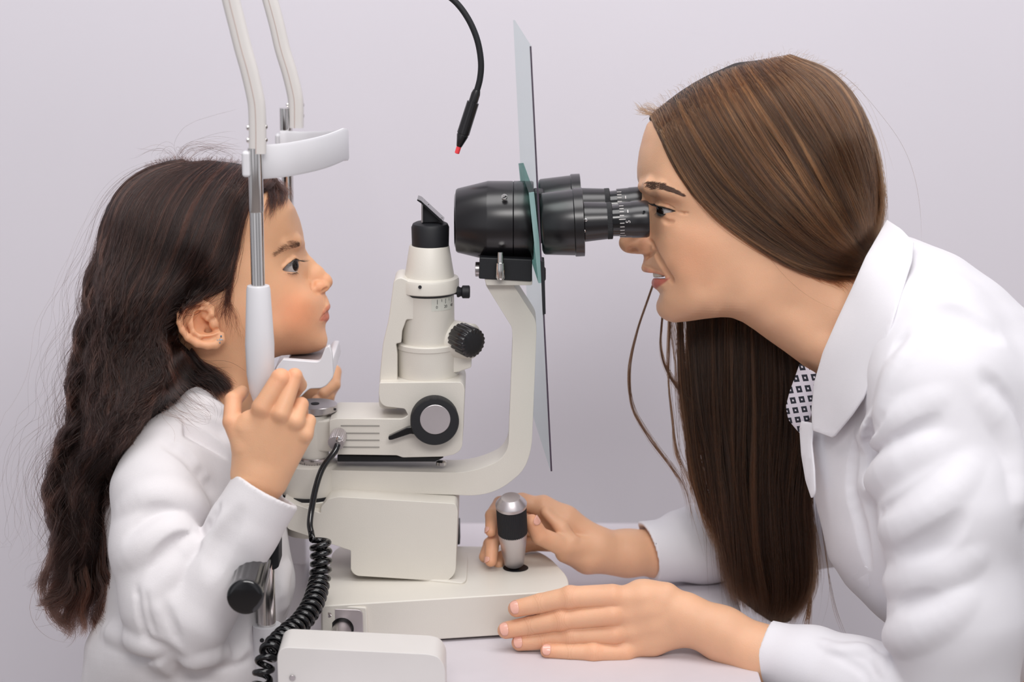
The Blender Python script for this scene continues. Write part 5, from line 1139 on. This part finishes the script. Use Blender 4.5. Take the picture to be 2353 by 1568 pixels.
# ------------------------------------------------------------------ the girl
def build_girl():
    fr = Frame(520, 780, 0.0); L = fr.L; l = fr.loc
    root = empty('person', tuple(fr.W([-60, 0, -420])), 'person in a white jersey with chin on the white cup, long wavy dark hair', 'person')
    pl = [(638, 436), (652, 446), (664, 457), (678, 479), (689, 505), (697, 537), (700, 563), (704, 583), (709, 600), (714, 630), (722, 655), (736, 671), (751, 681), (757, 694), (758, 704), (753.5, 713.5), (755.5, 721), (756, 732), (750, 741), (746.5, 754), (750, 766), (753, 781), (750, 796), (733, 807), (704, 814), (674, 815.5), (648, 817), (622, 826), (606, 845), (596, 875), (588, 915), (580, 980), (460, 980), (415, 900), (395, 850), (375, 800), (330, 760), (285, 700), (262, 600), (272, 500), (318, 432), (385, 400), (460, 384), (540, 388), (596, 408)]
    poly = fr.L2(pl)
    v = Vol([poly[:, 0].min()-8, -88, poly[:, 1].min()-4], [L(775, 650)[0], 88, poly[:, 1].max()+8], 0.95)
    ct = [(672, 482, 27), (645, 480, 43), (600, 470, 55), (520, 450, 62), (400, 480, 66), (320, 560, 54), (690, 545, 20), (678, 550, 35), (655, 555, 46), (625, 560, 55), (580, 560, 61), (480, 560, 67),
          (698, 590, 13), (690, 600, 23), (680, 604, 31.5), (669, 608, 37), (656, 612, 41.2), (645, 620, 45.5), (625, 622, 53), (590, 620, 59), (705, 640, 12), (695, 640, 22), (680, 640, 34), (655, 645, 46), (620, 660, 55), (560, 660, 60), (480, 680, 62),
          (745, 690, 8), (735, 690, 17), (720, 690, 28), (700, 690, 39), (670, 710, 49), (630, 720, 55), (560, 730, 59), (745, 720, 12), (733, 735, 22), (718, 742, 31), (700, 755, 39), (738, 758, 15), (745, 782, 11), (725, 785, 22), (700, 798, 24), (690, 775, 38), (640, 780, 49), (600, 780, 53), (540, 780, 54), (670, 808, 17), (620, 805, 36), (560, 840, 44), (500, 860, 43), (450, 820, 43), (420, 720, 54), (470, 620, 66), (540, 930, 44)]
    v.S(sfield(v, poly, [(*fr.L2([(a, b)])[0], c) for a, b, c in ct], 4.5))
    def nz(px, py, y=0): q = L(px, py, 0); q[1] = y; return q
    v.chain([nz(699, 590), nz(712, 607), nz(729, 624), nz(745, 640)], [4.0, 4.2, 4.8, 5.6], 5)
    v.chain([nz(700, 610), nz(718, 635), nz(735, 655)], [6, 7.5, 8], 7)
    v.ell(nz(749, 648.5), (6.6, 7.0, 6.4), 3.5)
    for sgn in (-1, 1):
        v.ell(nz(731, 661, sgn*10.2), (7.0, 4.6, 6.2), 3); v.ell(nz(744, 660, sgn*6.5), (5.5, 4.4, 4.6), 3)
        v.chain([nz(683, 598, sgn*31), nz(674, 595, sgn*36), nz(662, 604, sgn*41), nz(648, 617, sgn*44.5)], [1.2, 1.7, 1.8, 1.2], 2.0)
        v.chain([nz(678, 629, sgn*33.5), nz(664, 632.5, sgn*39.5), nz(650, 630, sgn*43.5)], [1.2, 1.4, 1.0], 2.5)
        v.chain([nz(689, 562, sgn*15), nz(676, 560, sgn*30), nz(650, 566, sgn*45)], [2.5, 4.0, 3], 8)
        v.poly(fr.L2([(683.5, 600), (676, 598.5), (669, 603), (658, 611), (646, 624.5), (655, 627), (666, 628.5), (677, 627.5), (682, 621)]), sgn*28, sgn*60, 0.5, 'sub')
        v.chain([nz(678, 594, sgn*37), nz(664, 600.5, sgn*42.5), nz(646, 616, sgn*47)], [0.5, 0.7, 0.4], 1.0, 'sub')
        v.chain([nz(750, 705, sgn*2), nz(747, 709, sgn*7), nz(740, 719, sgn*13), nz(733, 732, sgn*18)], [3.6, 3.4, 2.4, 1.2], 2.2)
        v.chain([nz(747, 729, sgn*2), nz(743, 731, sgn*8), nz(737, 736, sgn*14), nz(733, 739, sgn*18)], [3.6, 3.4, 2.2, 1.0], 2.2)
        v.chain([nz(757, 714, 0), nz(752, 715, sgn*8), nz(744, 722, sgn*14), nz(736, 731, sgn*19.5), nz(732, 737, sgn*22)], [0.6, 0.6, 0.6, 0.5, 0.4], 0.7, 'sub')
    folds(fr, v, [('-', 1.1, 2.4, 0.9, [(721, 649), (718, 656), (720, 665), (727, 671), (735, 672)]), ('-', 1.4, 1.4, 2.6, [(741, 669), (747, 666), (753, 663)])], mirror=True)
    # near ear
    ey = -63.0
    def E(px, py, y=ey): q = L(px, py, y); q[1] = y; return q
    for sg in (1, -1):
        def e(px, py, dy=0): q = E(px, py, ey+dy); q[1] *= sg; return q
        rim = [(487, 706, 2), (480, 697, -2), (462, 690.5, -5), (441, 692, -7), (421, 704, -9), (410, 722, -10), (409, 741, -10), (416, 761, -9), (430, 779, -8), (452, 793, -6), (478, 798, -5), (498, 796, -4), (510, 785, -3), (513, 772, -1)]
        # body of the ear
        v.poly(fr.L2([(x+(460-x)*0.10, y+(745-y)*0.10) for x, y, z in rim], ey), sg*(ey-4.5), sg*(ey+3), 2.0, 'add', 0.5)
        v.chain([e(440, 745, 12), e(450, 745, 0)], [14, 10], 6)
        v.chain([e(x+(460-x)*0.07, y+(745-y)*0.07, z) for x, y, z in rim], [2.6]*2+[3.0]*5+[3.2, 3.6, 3.8, 4.0, 4.2, 4.4, 3.0], 1.5)
        v.chain([e(x+(460-x)*0.26, y+(745-y)*0.26, z+2.0) for x, y, z in rim[2:9]], [0.6, 1.5, 1.8, 1.9, 1.8, 1.6, 0.8], 1.5, 'sub')       # scapha
        v.chain([e(462, 712, -4), e(447, 725, -6), e(438, 745, -7), e(444, 763, -7), e(458, 773, -6), (e(478, 769, -5)), e(497, 766, -4)], [1.6, 2.2, 2.6, 2.6, 2.5, 2.2, 1.8], 2)
        v.ell(e(475, 748, -4), (13, 9, 9), 2.5, 'sub'); v.ell(e(456, 738, -4), (6, 7, 10), 2, 'sub'); v.ell(e(467, 722, -5), (6, 4.5, 3.5), 1.5, 'sub')
        v.chain([e(466, 728, 1), e(476, 733, -2), e(486, 722, -3), e(488, 708, 0)], [1.4, 2.0, 2.6, 2.6], 2)
        v.ell(e(491, 745, 0.5), (4.6, 4.0, 5.5), 3.5); v.ell(e(500, 757, -3), (3.2, 4, 1.8), 1.2, 'sub')
    V, Fq = v.mesh(2)
    lipu = np.array([fr.L2([(a, b)])[0] for a, b in [(762, 697), (757, 699), (749, 705), (741, 716), (732, 735), (742, 725), (751, 717), (762, 715)]])
    lipl = np.array([fr.L2([(a, b)])[0] for a, b in [(762, 714), (751, 717), (742, 725), (731, 738), (742, 738), (750, 741.5), (757, 738), (762, 730)]])
    skin = [(V, Fq)]
    # near hand round the sleeve of the post
    ix = [l(652, 900, -.140), l(662, 880, -.152), l(645, 870, -.172), l(604, 936, -.180)]
    md = [l(676, 905, -.138), l(688, 885, -.150), l(677, 864, -.168), l(646, 950, -.183)]
    rg_ = [l(676, 965, -.135), l(693, 950, -.148), l(692, 930, -.166), l(678, 968, -.180)]
    pk = [l(690, 1000, -.136), l(706, 985, -.148), l(710, 968, -.162), l(700, 998, -.174)]
    th = [l(556, 902, -.135), l(536, 920, -.152), l(533, 970, -.168), l(562, 1030, -.174)]
    wr = [l(590, 1095, -.172), l(540, 1210, -.178)]
    al = np.array(ix+md+rg_+pk+th+wr); hv = Vol(al.min(0)-30, al.max(0)+30, 0.8); fv = Vol(al.min(0)-30, al.max(0)+30, 0.8)
    hv.chain([l(566, 985, -.172), l(572, 1085, -.170)], [12, 16], 8)
    hv.chain([l(604, 940, -.176), l(583, 1085, -.171)], [10.6, 17], 9)
    hv.chain([l(646, 955, -.177), l(600, 1090, -.171)], [10.4, 17], 9)
    hv.chain([l(678, 972, -.174), l(612, 1100, -.170)], [9.8, 17], 9)
    hv.chain([l(698, 1000, -.168), l(620, 1105, -.168)], [8.8, 16], 9)
    hv.chain([l(596, 1090, -.170), l(560, 1190, -.176)], [20, 22], 8)
    hv.chain([th[3], l(580, 1070, -.172)], [10, 15], 6); hv.chain([l(548, 985, -.168), l(572, 965, -.172)], [7, 8], 6)
    for pts, rs in ((ix, [6.5, 8.0, 9.1, 9.4]), (md, [5.8, 6.8, 7.0, 8.6]), (rg_, [5.5, 6.2, 6.8, 8.2]), (pk, [5.0, 5.8, 6.4, 7.8]), (th, [6.4, 8.0, 8.6, 10.5])):
        t = Vol.__new__(Vol); t.__dict__ = dict(fv.__dict__); t.A = np.full(fv.n, 30.0, np.float32); t.chain(pts, rs, 1.2); fv.A = smin(fv.A, t.A, 0.4)
    hv.A = smin(hv.A, fv.A, 3.5)
    V1, F1 = hv.mesh(2); skin.append((V1, F1))
    # far hand behind the chin rest
    f1 = [l(742, 905, .110), l(768, 885, .125), l(768, 855, .140), l(735, 850, .160)]
    f2 = [l(728, 920, .108), l(755, 910, .120), l(762, 890, .140), l(730, 880, .165)]
    f3 = [l(715, 930, .105), l(745, 930, .118), l(752, 915, .140), l(725, 900, .165)]
    al = np.array(f1+f2+f3+[l(690, 960, .18), l(620, 1080, .16)]); gv = Vol(al.min(0)-24, al.max(0)+24, 1.2)
    for pts in (f1, f2, f3): gv.chain(pts, [5.5, 6.5, 7.5, 8.5], 1.5)
    gv.chain([l(735, 860, .165), l(690, 960, .18), l(620, 1080, .16)], [14, 20, 21], 8); gv.chain([l(725, 905, .165), l(690, 960, .18)], [13, 20], 8)
    skin.append(gv.mesh(2))
    bv = Vol([fr.L(150, 1600)[0], -190, fr.L(500, 1680)[2]], [fr.L(740, 1600)[0], 190, fr.L(500, 900)[2]+20], 5)
    bv.chain([L(500, 900), L(450, 1050), L(440, 1400), L(430, 1650)], [30, 60, 70, 75], 20)
    bv.chain([l(370, 1060, -.105), l(370, 1300, -.165), l(410, 1460, -.185), wr[1]], [20, 18, 16, 18], 10)
    bv.chain([l(380, 1060, .105), l(400, 1300, .14), l(500, 1250, .15), l(620, 1080, .16)], [26, 24, 22, 20], 10)
    skin.append(bv.mesh(1)); nh = len(V)
    def tint(Va):
        c = np.ones((len(Va), 3)); H = Va[:nh]; h = c[:nh]
        for pg, w in ((lipu, 0.75), (lipl, 0.95)):
            d = psd(pg, H[:, 0], H[:, 2]); a = np.clip(0.5-d/1.4, 0, 1)*w*(np.abs(H[:, 1]) < 26); h = h*(1-a[:, None])+np.array([0.72, 0.42, 0.46])*a[:, None]
        for (a_, b_, r, col, s_) in [(680, 720, 18, (1.03, 0.72, 0.64), 0.75), (745, 650, 8, (1.0, 0.80, 0.72), 0.5), (455, 745, 20, (1.02, 0.80, 0.72), 0.5), (660, 634, 6, (0.88, 0.80, 0.84), 0.4), (675, 557, 9, (0.75, 0.68, 0.64), 0.5), (640, 470, 30, (0.97, 0.94, 0.88), 0.3)]:
            p = L(a_, b_, 0); g = gauss2(H, p[0], p[2], r)*s_; h = h*(1-g[:, None])+h*np.array(col)*g[:, None]
        c[:nh] = h; n1 = nh+len(V1); B = Va[nh:n1]; k = c[nh:n1]
        for p, s_, r in ((ix[2], 0.8, 9), (md[2], 0.5, 7), (rg_[2], 0.5, 7), (ix[3], 0.45, 8), (th[2], 0.5, 10), (th[1], 0.5, 9), (md[3], 0.2, 8)):
            g = np.exp(-((B-p)**2).sum(1)/(2*r*r))*s_; k = k*(1-g[:, None]*(1-np.array([1.02, 0.80, 0.74])))
        c[nh:n1] = k*np.array([1.03, 1.05, 1.08]); return np.clip(c, 0, 1.2)
    make_mesh('body', fr, skin, M['skin_g'], root, attr=tint)
    for sgn in (-1, 1): eyeball(fr, nz(657, 614, sgn*29.5), 11.9, (0.80, -0.60, 0.0), root)
    rg = random.Random(5)
    for sgn in (-1, 1):
        it = []
        up_ = [(684, 600.5, 30.5), (677, 598, 35.5), (668, 602.5, 39.5), (658, 610, 42.2), (647, 622, 44.8)]
        for i, q in enumerate(spline(up_, 8)):
            a = nz(q[0], q[1], sgn*(q[2]+0.5)); ln = 1.3-0.75*i/33
            it.append((a, a+np.array([8.0*ln+rg.random(), -sgn*0.8+rg.uniform(-.8, .8)+(-1.5 if sgn > 0 else 0), -1.2*ln+rg.uniform(-.8, 1.6)]), a+np.array([4.2*ln, sgn*0.8, -2.6*ln])))
        for q in spline([(679, 628.5, 34.5), (668, 631, 39.5), (655, 629.5, 42.5)], 7):
            a = nz(q[0], q[1], sgn*(q[2]+0.3)); it.append((a, a+np.array([2.4, sgn*0.8, -1.8+rg.uniform(-.6, .6)]), a+np.array([1.6, sgn*0.9, -0.4])))
        lashes('eyelashes', fr, it, root, r=0.17)
    MBr = []
    bx = [(690, 566, 557), (680, 569, 553), (668, 574, 554), (655, 578, 562), (642, 584, 572), (630, 592, 585)]
    for sgn in (-1, 1):
        it = []
        for i in range(330):
            t = rg.random()**1.3*(len(bx)-1); a = int(t); t -= a; b0, b1 = bx[a], bx[min(a+1, len(bx)-1)]
            x = b0[0]*(1-t)+b1[0]*t; y = (b0[1]*(1-t)+b1[1]*t)+((b0[2]-b0[1])*(1-t)+(b1[2]-b1[1])*t)*rg.random()
            q = capsule_shift(fr, [(x, y), (x-rg.uniform(4, 9), y-rg.uniform(-1, 5))], v, 0.4)
            if sgn > 0:
                for p in q: p[1] = -p[1]
            m_ = (q[0]+q[1])/2; m_[1] += sgn*0.4; it.append((q[0], q[1], m_))
        lashes('eyebrow', fr, it, root, M['brow_g'], 0.065)
    # earring, a little cluster of stones
    er = None
    for (x, y, r_, mm) in ((506, 781, 1.5, 'stone'), (508, 773, 1.1, 'stone_blue'), (505, 788, 1.0, 'stone_blue'), (500, 782, 0.9, 'stone'), (511, 781, 0.9, 'stone')):
        q = fr.W(L(x, y, ey-7.2)); bm = bmesh.new(); bmesh.ops.create_icosphere(bm, subdivisions=1, radius=r_/1000); bmesh.ops.translate(bm, verts=bm.verts, vec=Vector(q)); me = bpy.data.meshes.new('earring'); bm.to_mesh(me); bm.free()
        o = finish('earring' if er is None else 'stone', me, M[mm], root if er is None else er, smooth=False); er = er or o
    # ---- jersey
    cv = Vol([fr.L(165, 1600)[0], -250, fr.L(500, 1690)[2]], [fr.L(740, 1600)[0], 250, fr.L(500, 850)[2]], 2.0)
    tp_ = [(440, 862), (470, 868), (505, 884), (546, 908), (580, 950), (625, 1040), (655, 1160), (666, 1270), (679, 1320), (679, 1350), (664, 1405), (648, 1450), (645, 1520), (655, 1700), (170, 1700), (187, 1560), (196, 1480), (232, 1400), (245, 1300), (228, 1190), (240, 1090), (290, 995), (360, 925), (405, 885)]
    tc = [(470, 895, 42), (430, 930, 62), (510, 940, 50), (400, 1000, 92), (500, 1020, 78), (330, 1060, 84), (450, 1150, 100), (560, 1100, 66), (300, 1200, 90), (450, 1350, 108), (600, 1250, 70), (600, 1400, 80), (300, 1350, 96), (280, 1480, 100), (450, 1550, 115), (600, 1550, 85)]
    cv.S(sfield(cv, fr.L2(tp_), [(*fr.L2([(a, b)])[0], c) for a, b, c in tc], 10))
    for sg in (-1, 1):
        if sg < 0:
            cv.chain([l(378, 1050, -.095), l(362, 1130, -.130), l(360, 1260, -.160), l(385, 1390, -.180), l(408, 1462, -.186)], [38, 41, 41, 41, 36], 16)
            w0_, w1_ = l(612, 1126, -.172), l(500, 1320, -.182)
            cv.chain([l(408, 1462, -.186), l(440, 1410, -.186), w1_, l(560, 1215, -.177), l(640, 1078, -.170)], [36, 39, 36, 34, 33], 5)
        else: cv.chain([l(380, 1060, .095), l(390, 1250, .14), l(480, 1300, .15), l(600, 1100, .155)], [40, 38, 34, 30], 14)
    w2_ = l(560, 1215, -.177); d = w0_-w2_; d /= np.linalg.norm(d)
    def cut2(v_, p, n, r):
        q = v_.box(p-r, p+r); bx_, x, y, z = q; dd = (x-p[0])*n[0]+(y-p[1])*n[1]+(z-p[2])*n[2]; v_.A[bx_] = np.maximum(v_.A[bx_], -dd)
    n_ = -(d+np.array([0, 0.10, 0])); n_ /= np.linalg.norm(n_)
    cut2(cv, w0_, n_, np.array([75, 75, 75])); cv.chain([w0_+d*50, w0_-d*14], [28.5, 28], 1.0, 'sub')
    # neckline hole
    cv.chain([L(505, 840), L(500, 905)], [42, 40], 1, 'sub')
    folds(fr, cv, [
        ('-', 5, 8, 6, [(500, 1165), (470, 1210), (440, 1245), (425, 1262)]),
        ('+', 12, 14, 4, [(290, 1175), (350, 1140), (420, 1150), (470, 1190)]),
        ('-', 9, 14, 3.5, [(290, 1235), (340, 1190), (400, 1190), (450, 1225)]),
        ('+', 13, 16, 3.5, [(300, 1290), (350, 1250), (400, 1225), (435, 1235)]),
        ('-', 9, 14, 5, [(345, 1330), (380, 1290), (415, 1260), (440, 1250)]),
        ('+', 12, 14, 4, [(345, 1370), (390, 1320), (425, 1280), (450, 1255)]),
        ('-', 3.5, 6, 2.2, [(312, 1350), (318, 1410), (338, 1475), (365, 1520)]),
        ('-', 3, 5, 1.8, [(334, 1370), (340, 1420), (356, 1465)]),
        ('-', 4, 8, 1.8, [(372, 1375), (388, 1425), (410, 1480)]),
        ('-', 8, 16, 2, [(480, 1320), (500, 1250), (540, 1180)]),
        ('-', 7, 9, 4, [(375, 1010), (430, 1040), (470, 1090), (500, 1140)]),
        ('-', 0.9, 1.2, 1.0, [(395, 995), (430, 1025), (465, 1070), (490, 1110), (502, 1150)]),
        ('-', 7, 12, 3, [(410, 935), (450, 960), (500, 975), (530, 1000)]),
        ('+', 6, 9, 2.5, [(430, 915), (470, 930), (515, 950)]),
        ('-', 9, 16, 4, [(300, 1500), (360, 1510), (430, 1560), (500, 1580)]),
        ('+', 9, 14, 3, [(250, 1450), (310, 1470), (360, 1490)]),
        ('-', 7, 12, 4, [(450, 1530), (520, 1520), (580, 1510)]),
        ('+', 9, 14, 3, [(430, 1520), (500, 1500), (560, 1490)]),
        ('-', 8, 12, 4, [(560, 1400), (560, 1440), (550, 1500)]), ('+', 7, 12, 3, [(660, 1300), (640, 1350), (650, 1400)]), ('-', 6, 10, 3, [(640, 1290), (628, 1340), (630, 1400)]),
    ], gain=0.55, kg=0.7)
    Vc, Fc = cv.mesh(2); Vc, _ = displace(Vc, Fc, 0.4*np.sin(Vc[:, 0]*0.11+1.6*np.sin(Vc[:, 2]*0.05))*np.sin(Vc[:, 2]*0.08+Vc[:, 1]*0.05))
    jersey = make_mesh('jersey', fr, [(Vc, Fc)], M['jersey'], root)
    return fr, root, v, cv
def hair_girl(fr, root, cv):
    L = fr.L
    sc = [(338, 392), (370, 374), (405, 366), (440, 372), (480, 369), (530, 375), (570, 383), (598, 400), (612, 422), (604, 444), (580, 466), (562, 500), (550, 545), (538, 590), (528, 640), (515, 672), (480, 690), (445, 690), (415, 705), (402, 740), (415, 785), (440, 808), (475, 845), (515, 870), (535, 892), (500, 900), (450, 880), (415, 915), (380, 950), (345, 985), (310, 1030), (280, 1080), (240, 1120), (236, 1190), (240, 1250), (236, 1310), (215, 1350), (195, 1360), (178, 1340), (165, 1300), (152, 1260), (150, 1210), (140, 1150), (128, 1110), (138, 1070), (175, 1010), (170, 940), (180, 880), (175, 820), (200, 760), (197, 690), (212, 620), (225, 550), (245, 475), (290, 420)]
    ct = [(400, 420, 46), (500, 420, 48), (580, 420, 44), (560, 470, 58), (480, 480, 70), (380, 500, 74), (300, 520, 68), (260, 560, 50), (520, 560, 70), (500, 640, 71), (430, 640, 78), (350, 640, 84), (270, 640, 76), (400, 700, 76), (350, 760, 84), (260, 760, 84), (210, 740, 50), (420, 810, 64), (350, 860, 88), (260, 860, 88), (200, 860, 56), (470, 870, 52), (400, 900, 84), (320, 960, 108), (240, 960, 90), (195, 960, 54), (280, 1030, 104), (210, 1060, 76), (160, 1080, 40), (200, 1150, 66), (190, 1250, 50)]
    v = mass(fr, sc, ct, 2.0, ymax=140)
    over_head(fr, v, GHEAD, sc, 2.5); V, Fq = v.mesh(3); hm = make_mesh('hair', fr, [(V, Fq)], M['hair_base_g'], root); v = [v, GHEAD]
    tones = ((0.4, 0.4, 0.4), (0.6, 0.58, 0.56), (0.9, 0.85, 0.8), (1.3, 1.1, 1.0), (3.0, 2.3, 1.8), (0.35, 0.35, 0.37), (0.5, 0.48, 0.46))
    G = [[(636, 418), (625, 432), (598, 448), (572, 480), (556, 530), (545, 590), (530, 640), (500, 672), (455, 684), (410, 706), (392, 760), (372, 830), (345, 900), (318, 980), (285, 1060), (245, 1140)],
         [(612, 398), (590, 424), (560, 470), (535, 540), (512, 600), (475, 650), (425, 690), (385, 740), (365, 810), (345, 880), (310, 960), (275, 1040), (240, 1130), (235, 1210)],
         [(575, 382), (550, 420), (515, 480), (490, 550), (455, 620), (405, 680), (365, 740), (340, 810), (310, 890), (285, 960), (250, 1040), (225, 1120), (228, 1220), (240, 1320), (235, 1390)],
         [(540, 374), (500, 415), (460, 480), (430, 560), (395, 640), (355, 700), (325, 770), (300, 850), (275, 930), (245, 1010), (212, 1090), (210, 1180), (222, 1280), (225, 1390), (210, 1450)],
         [(500, 368), (450, 410), (405, 480), (375, 560), (345, 640), (315, 710), (285, 790), (262, 870), (235, 950), (210, 1030), (185, 1110), (190, 1200), (200, 1290), (185, 1390), (170, 1460)],
         [(470, 368), (400, 405), (350, 470), (320, 560), (290, 640), (262, 720), (245, 800), (225, 880), (210, 960), (185, 1030), (160, 1100), (165, 1190), (172, 1280), (150, 1350), (110, 1385)],
         [(440, 372), (365, 400), (305, 460), (275, 540), (250, 620), (232, 700), (215, 780), (200, 860), (190, 940), (180, 1000), (148, 1070), (138, 1140), (150, 1220), (142, 1300), (120, 1350)],
         [(420, 365), (336, 386), (274, 432), (238, 504), (216, 586), (196, 668), (186, 750), (174, 830), (168, 910), (160, 990), (126, 1070), (118, 1150), (134, 1230), (126, 1300), (75, 1368)]]
    hair('strands', fr, hm, M['hair_g'], G, 19000, 41, v, lift=(0.2, 4.0), K=48, r=0.125, clumps=150, pull=0.62, wave=(15, 150, 0.18), noise=4.5, phs=0.7, lw=0.42, fuzz=0.03, trim=(0.18, 0.30), far=0.25, tones=tones)
    hair('strands', fr, hm, M['hair_g'], G[4:], 800, 42, v, lift=(0, 5), K=40, r=0.055, clumps=300, pull=0.1, wave=(14, 190, 0.1), noise=16, fuzz=0.25, trim=(0.1, 0.5), tones=tones)
    hair('strands', fr, hm, M['hair_g'], G, 500, 43, v, lift=(1, 6), K=40, r=0.06, clumps=300, pull=0.1, wave=(6, 190, 0.1), noise=10, fuzz=0.25, trim=(0.1, 0.5), far=.2, tones=tones)
    # ear-side lock sweeping behind the ear, wisps at the temple, neck and forehead
    lk = [[(470, 690), (430, 705), (404, 730), (392, 770), (380, 830), (350, 900), (310, 980)], [(455, 680), (415, 700), (390, 735), (378, 790), (355, 860), (320, 940), (280, 1010)], [(440, 670), (395, 700), (370, 750), (352, 820), (325, 900), (280, 990)]]
    hair('strands', fr, hm, M['hair_g'], lk, 1400, 44, v, lift=(1, 5), K=30, r=0.14, clumps=24, pull=0.5, wave=(6, 150, 0.2), noise=5, trim=(0.1, 0.3), tones=tones)
    gv = GHEAD
    tw = [[(560, 500), (545, 560), (530, 620), (520, 680), (525, 720), (545, 780)], [(550, 560), (535, 620), (520, 680), (500, 720), (490, 750)], [(545, 590), (532, 650), (530, 700), (548, 750), (555, 800)]]
    hair('strands', fr, hm, M['hair_g'], tw, 170, 45, gv, lift=(0.6, 3), K=22, r=0.07, clumps=30, pull=0.3, wave=(3, 90, 0.1), noise=7, trim=(0.3, 0.5), tones=tones)
    nk = [[(440, 800), (470, 835), (510, 860), (540, 890)], [(430, 815), (465, 850), (505, 878), (530, 905)], [(425, 830), (455, 870), (490, 900), (500, 930)]]
    hair('strands', fr, hm, M['hair_g'], nk, 900, 46, gv, lift=(1, 8), K=20, r=0.11, clumps=30, pull=0.4, wave=(3, 90, 0.1), noise=5, trim=(0.0, 0.4), tones=tones)
    bh = [[(402, 742), (404, 780), (424, 815), (458, 845), (505, 872), (538, 892)], [(400, 745), (392, 800), (405, 850), (440, 880), (495, 895), (525, 905)], [(398, 745), (382, 810), (388, 870), (412, 905), (450, 915)], [(396, 745), (372, 820), (362, 890), (368, 940), (395, 960)], [(394, 745), (362, 830), (340, 910), (325, 975), (320, 1010)]]
    hair('strands', fr, hm, M['hair_g'], bh, 3800, 52, v, lift=(0.5, 5), K=26, r=0.12, clumps=50, pull=0.5, wave=(6, 130, 0.2), noise=4, trim=(0.0, 0.35), tones=tones)
    cw_ = [[(420, 840, -75), (460, 880, -70), (500, 920, -66), (505, 960, -72)], [(410, 880, -85), (450, 920, -82), (480, 950, -84), (470, 980, -92)], [(390, 920, -95), (430, 955, -98), (470, 965, -92), (500, 960, -80)], [(370, 950, -104), (420, 970, -104), (450, 1000, -106)]]
    hair('strands', fr, hm, M['hair_g'], cw_, 60, 47, None, lift=(0, 8), K=20, r=0.06, clumps=60, pull=0.2, wave=(5, 130, 0.1), noise=8, trim=(0.0, 0.5), tones=tones)
    fh = [[(575, 392), (600, 420), (618, 455), (612, 500), (600, 520)], [(600, 398), (625, 425), (632, 460), (628, 490)], [(612, 400), (640, 425), (650, 450), (645, 480)], [(600, 395), (640, 410), (662, 440), (668, 458)]]
    hair('strands', fr, hm, M['hair_g'], fh, 520, 48, gv, lift=(0.8, 5), K=20, r=0.09, clumps=26, pull=0.5, wave=(4, 80, 0.1), noise=6, trim=(0.0, 0.5), tones=tones)
    fl = [[(400, 372), (380, 350), (330, 345), (280, 370)], [(430, 372), (470, 345), (520, 340), (565, 355)], [(380, 380), (420, 335), (470, 332), (540, 345)], [(500, 370), (540, 352), (575, 365), (590, 385)]]
    hair('strands', fr, hm, M['hair_g'], fl, 60, 49, None, lift=(-20, 20), K=16, r=0.06, clumps=60, pull=0.0, noise=14, trim=(0.2, 0.4), tones=tones)
    st = [[(x, y+4), (x+dx*0.4, y-5), (x+dx, y-11)] for x, y, dx in ((340, 390, -14), (370, 374, -10), (405, 366, 4), (440, 371, -8), (480, 369, 10), (530, 375, 14), (570, 383, 14))]
    hair('strands', fr, hm, M['hair_g'], st, 500, 50, None, lift=(-14, 14), K=8, r=0.08, clumps=200, pull=0.0, noise=5, trim=(0, 0.7), tones=tones)
    # ends
    en = [[(160, 1240, -20), (140, 1330, -20), (105, 1365, -22), (70, 1372, -22)], [(170, 1270, -20), (152, 1365, -20), (120, 1390, -22), (90, 1385, -22)], [(190, 1270, -25), (185, 1380, -25), (165, 1440, -25), (150, 1470, -25)], [(225, 1270, -25), (232, 1390, -28), (230, 1420, -28), (255, 1465, -30)], [(236, 1200, -30), (252, 1330, -35), (262, 1400, -35), (265, 1450, -36)]]
    en2 = [[(165, 1180, -25), (128, 1225, -25), (112, 1290, -25), (95, 1345, -25), (62, 1370, -25)], [(165, 1220, -20), (125, 1280, -20), (98, 1340, -20), (110, 1390, -20), (150, 1392, -20)], [(180, 1260, -20), (140, 1340, -20), (125, 1410, -20), (150, 1440, -20), (200, 1438, -20)], [(190, 1300, -20), (170, 1380, -20), (158, 1450, -20), (135, 1475, -20)]]
    hair('strands', fr, hm, M['hair_g'], en2, 700, 53, None, lift=(-10, 12), K=30, r=0.10, clumps=16, pull=0.75, wave=(4, 110, 0.1), noise=8, trim=(0.0, 0.45), tones=tuple((a*1.5, b*1.3, c*1.1) for a, b, c in tones))
    hair('strands', fr, hm, M['hair_g'], en, 2400, 51, None, lift=(-12, 14), K=26, r=0.12, clumps=20, pull=0.85, wave=(7, 110, 0.1), noise=6, trim=(0.0, 0.55), tones=tuple((a*1.5, b*1.3, c*1.1) for a, b, c in tones))
WFR, WROOT, WV, WCV = build_woman()
hair_woman(WFR, WROOT, WV)
GFR, GROOT, GHEAD, GCV = build_girl()
hair_girl(GFR, GROOT, GCV)
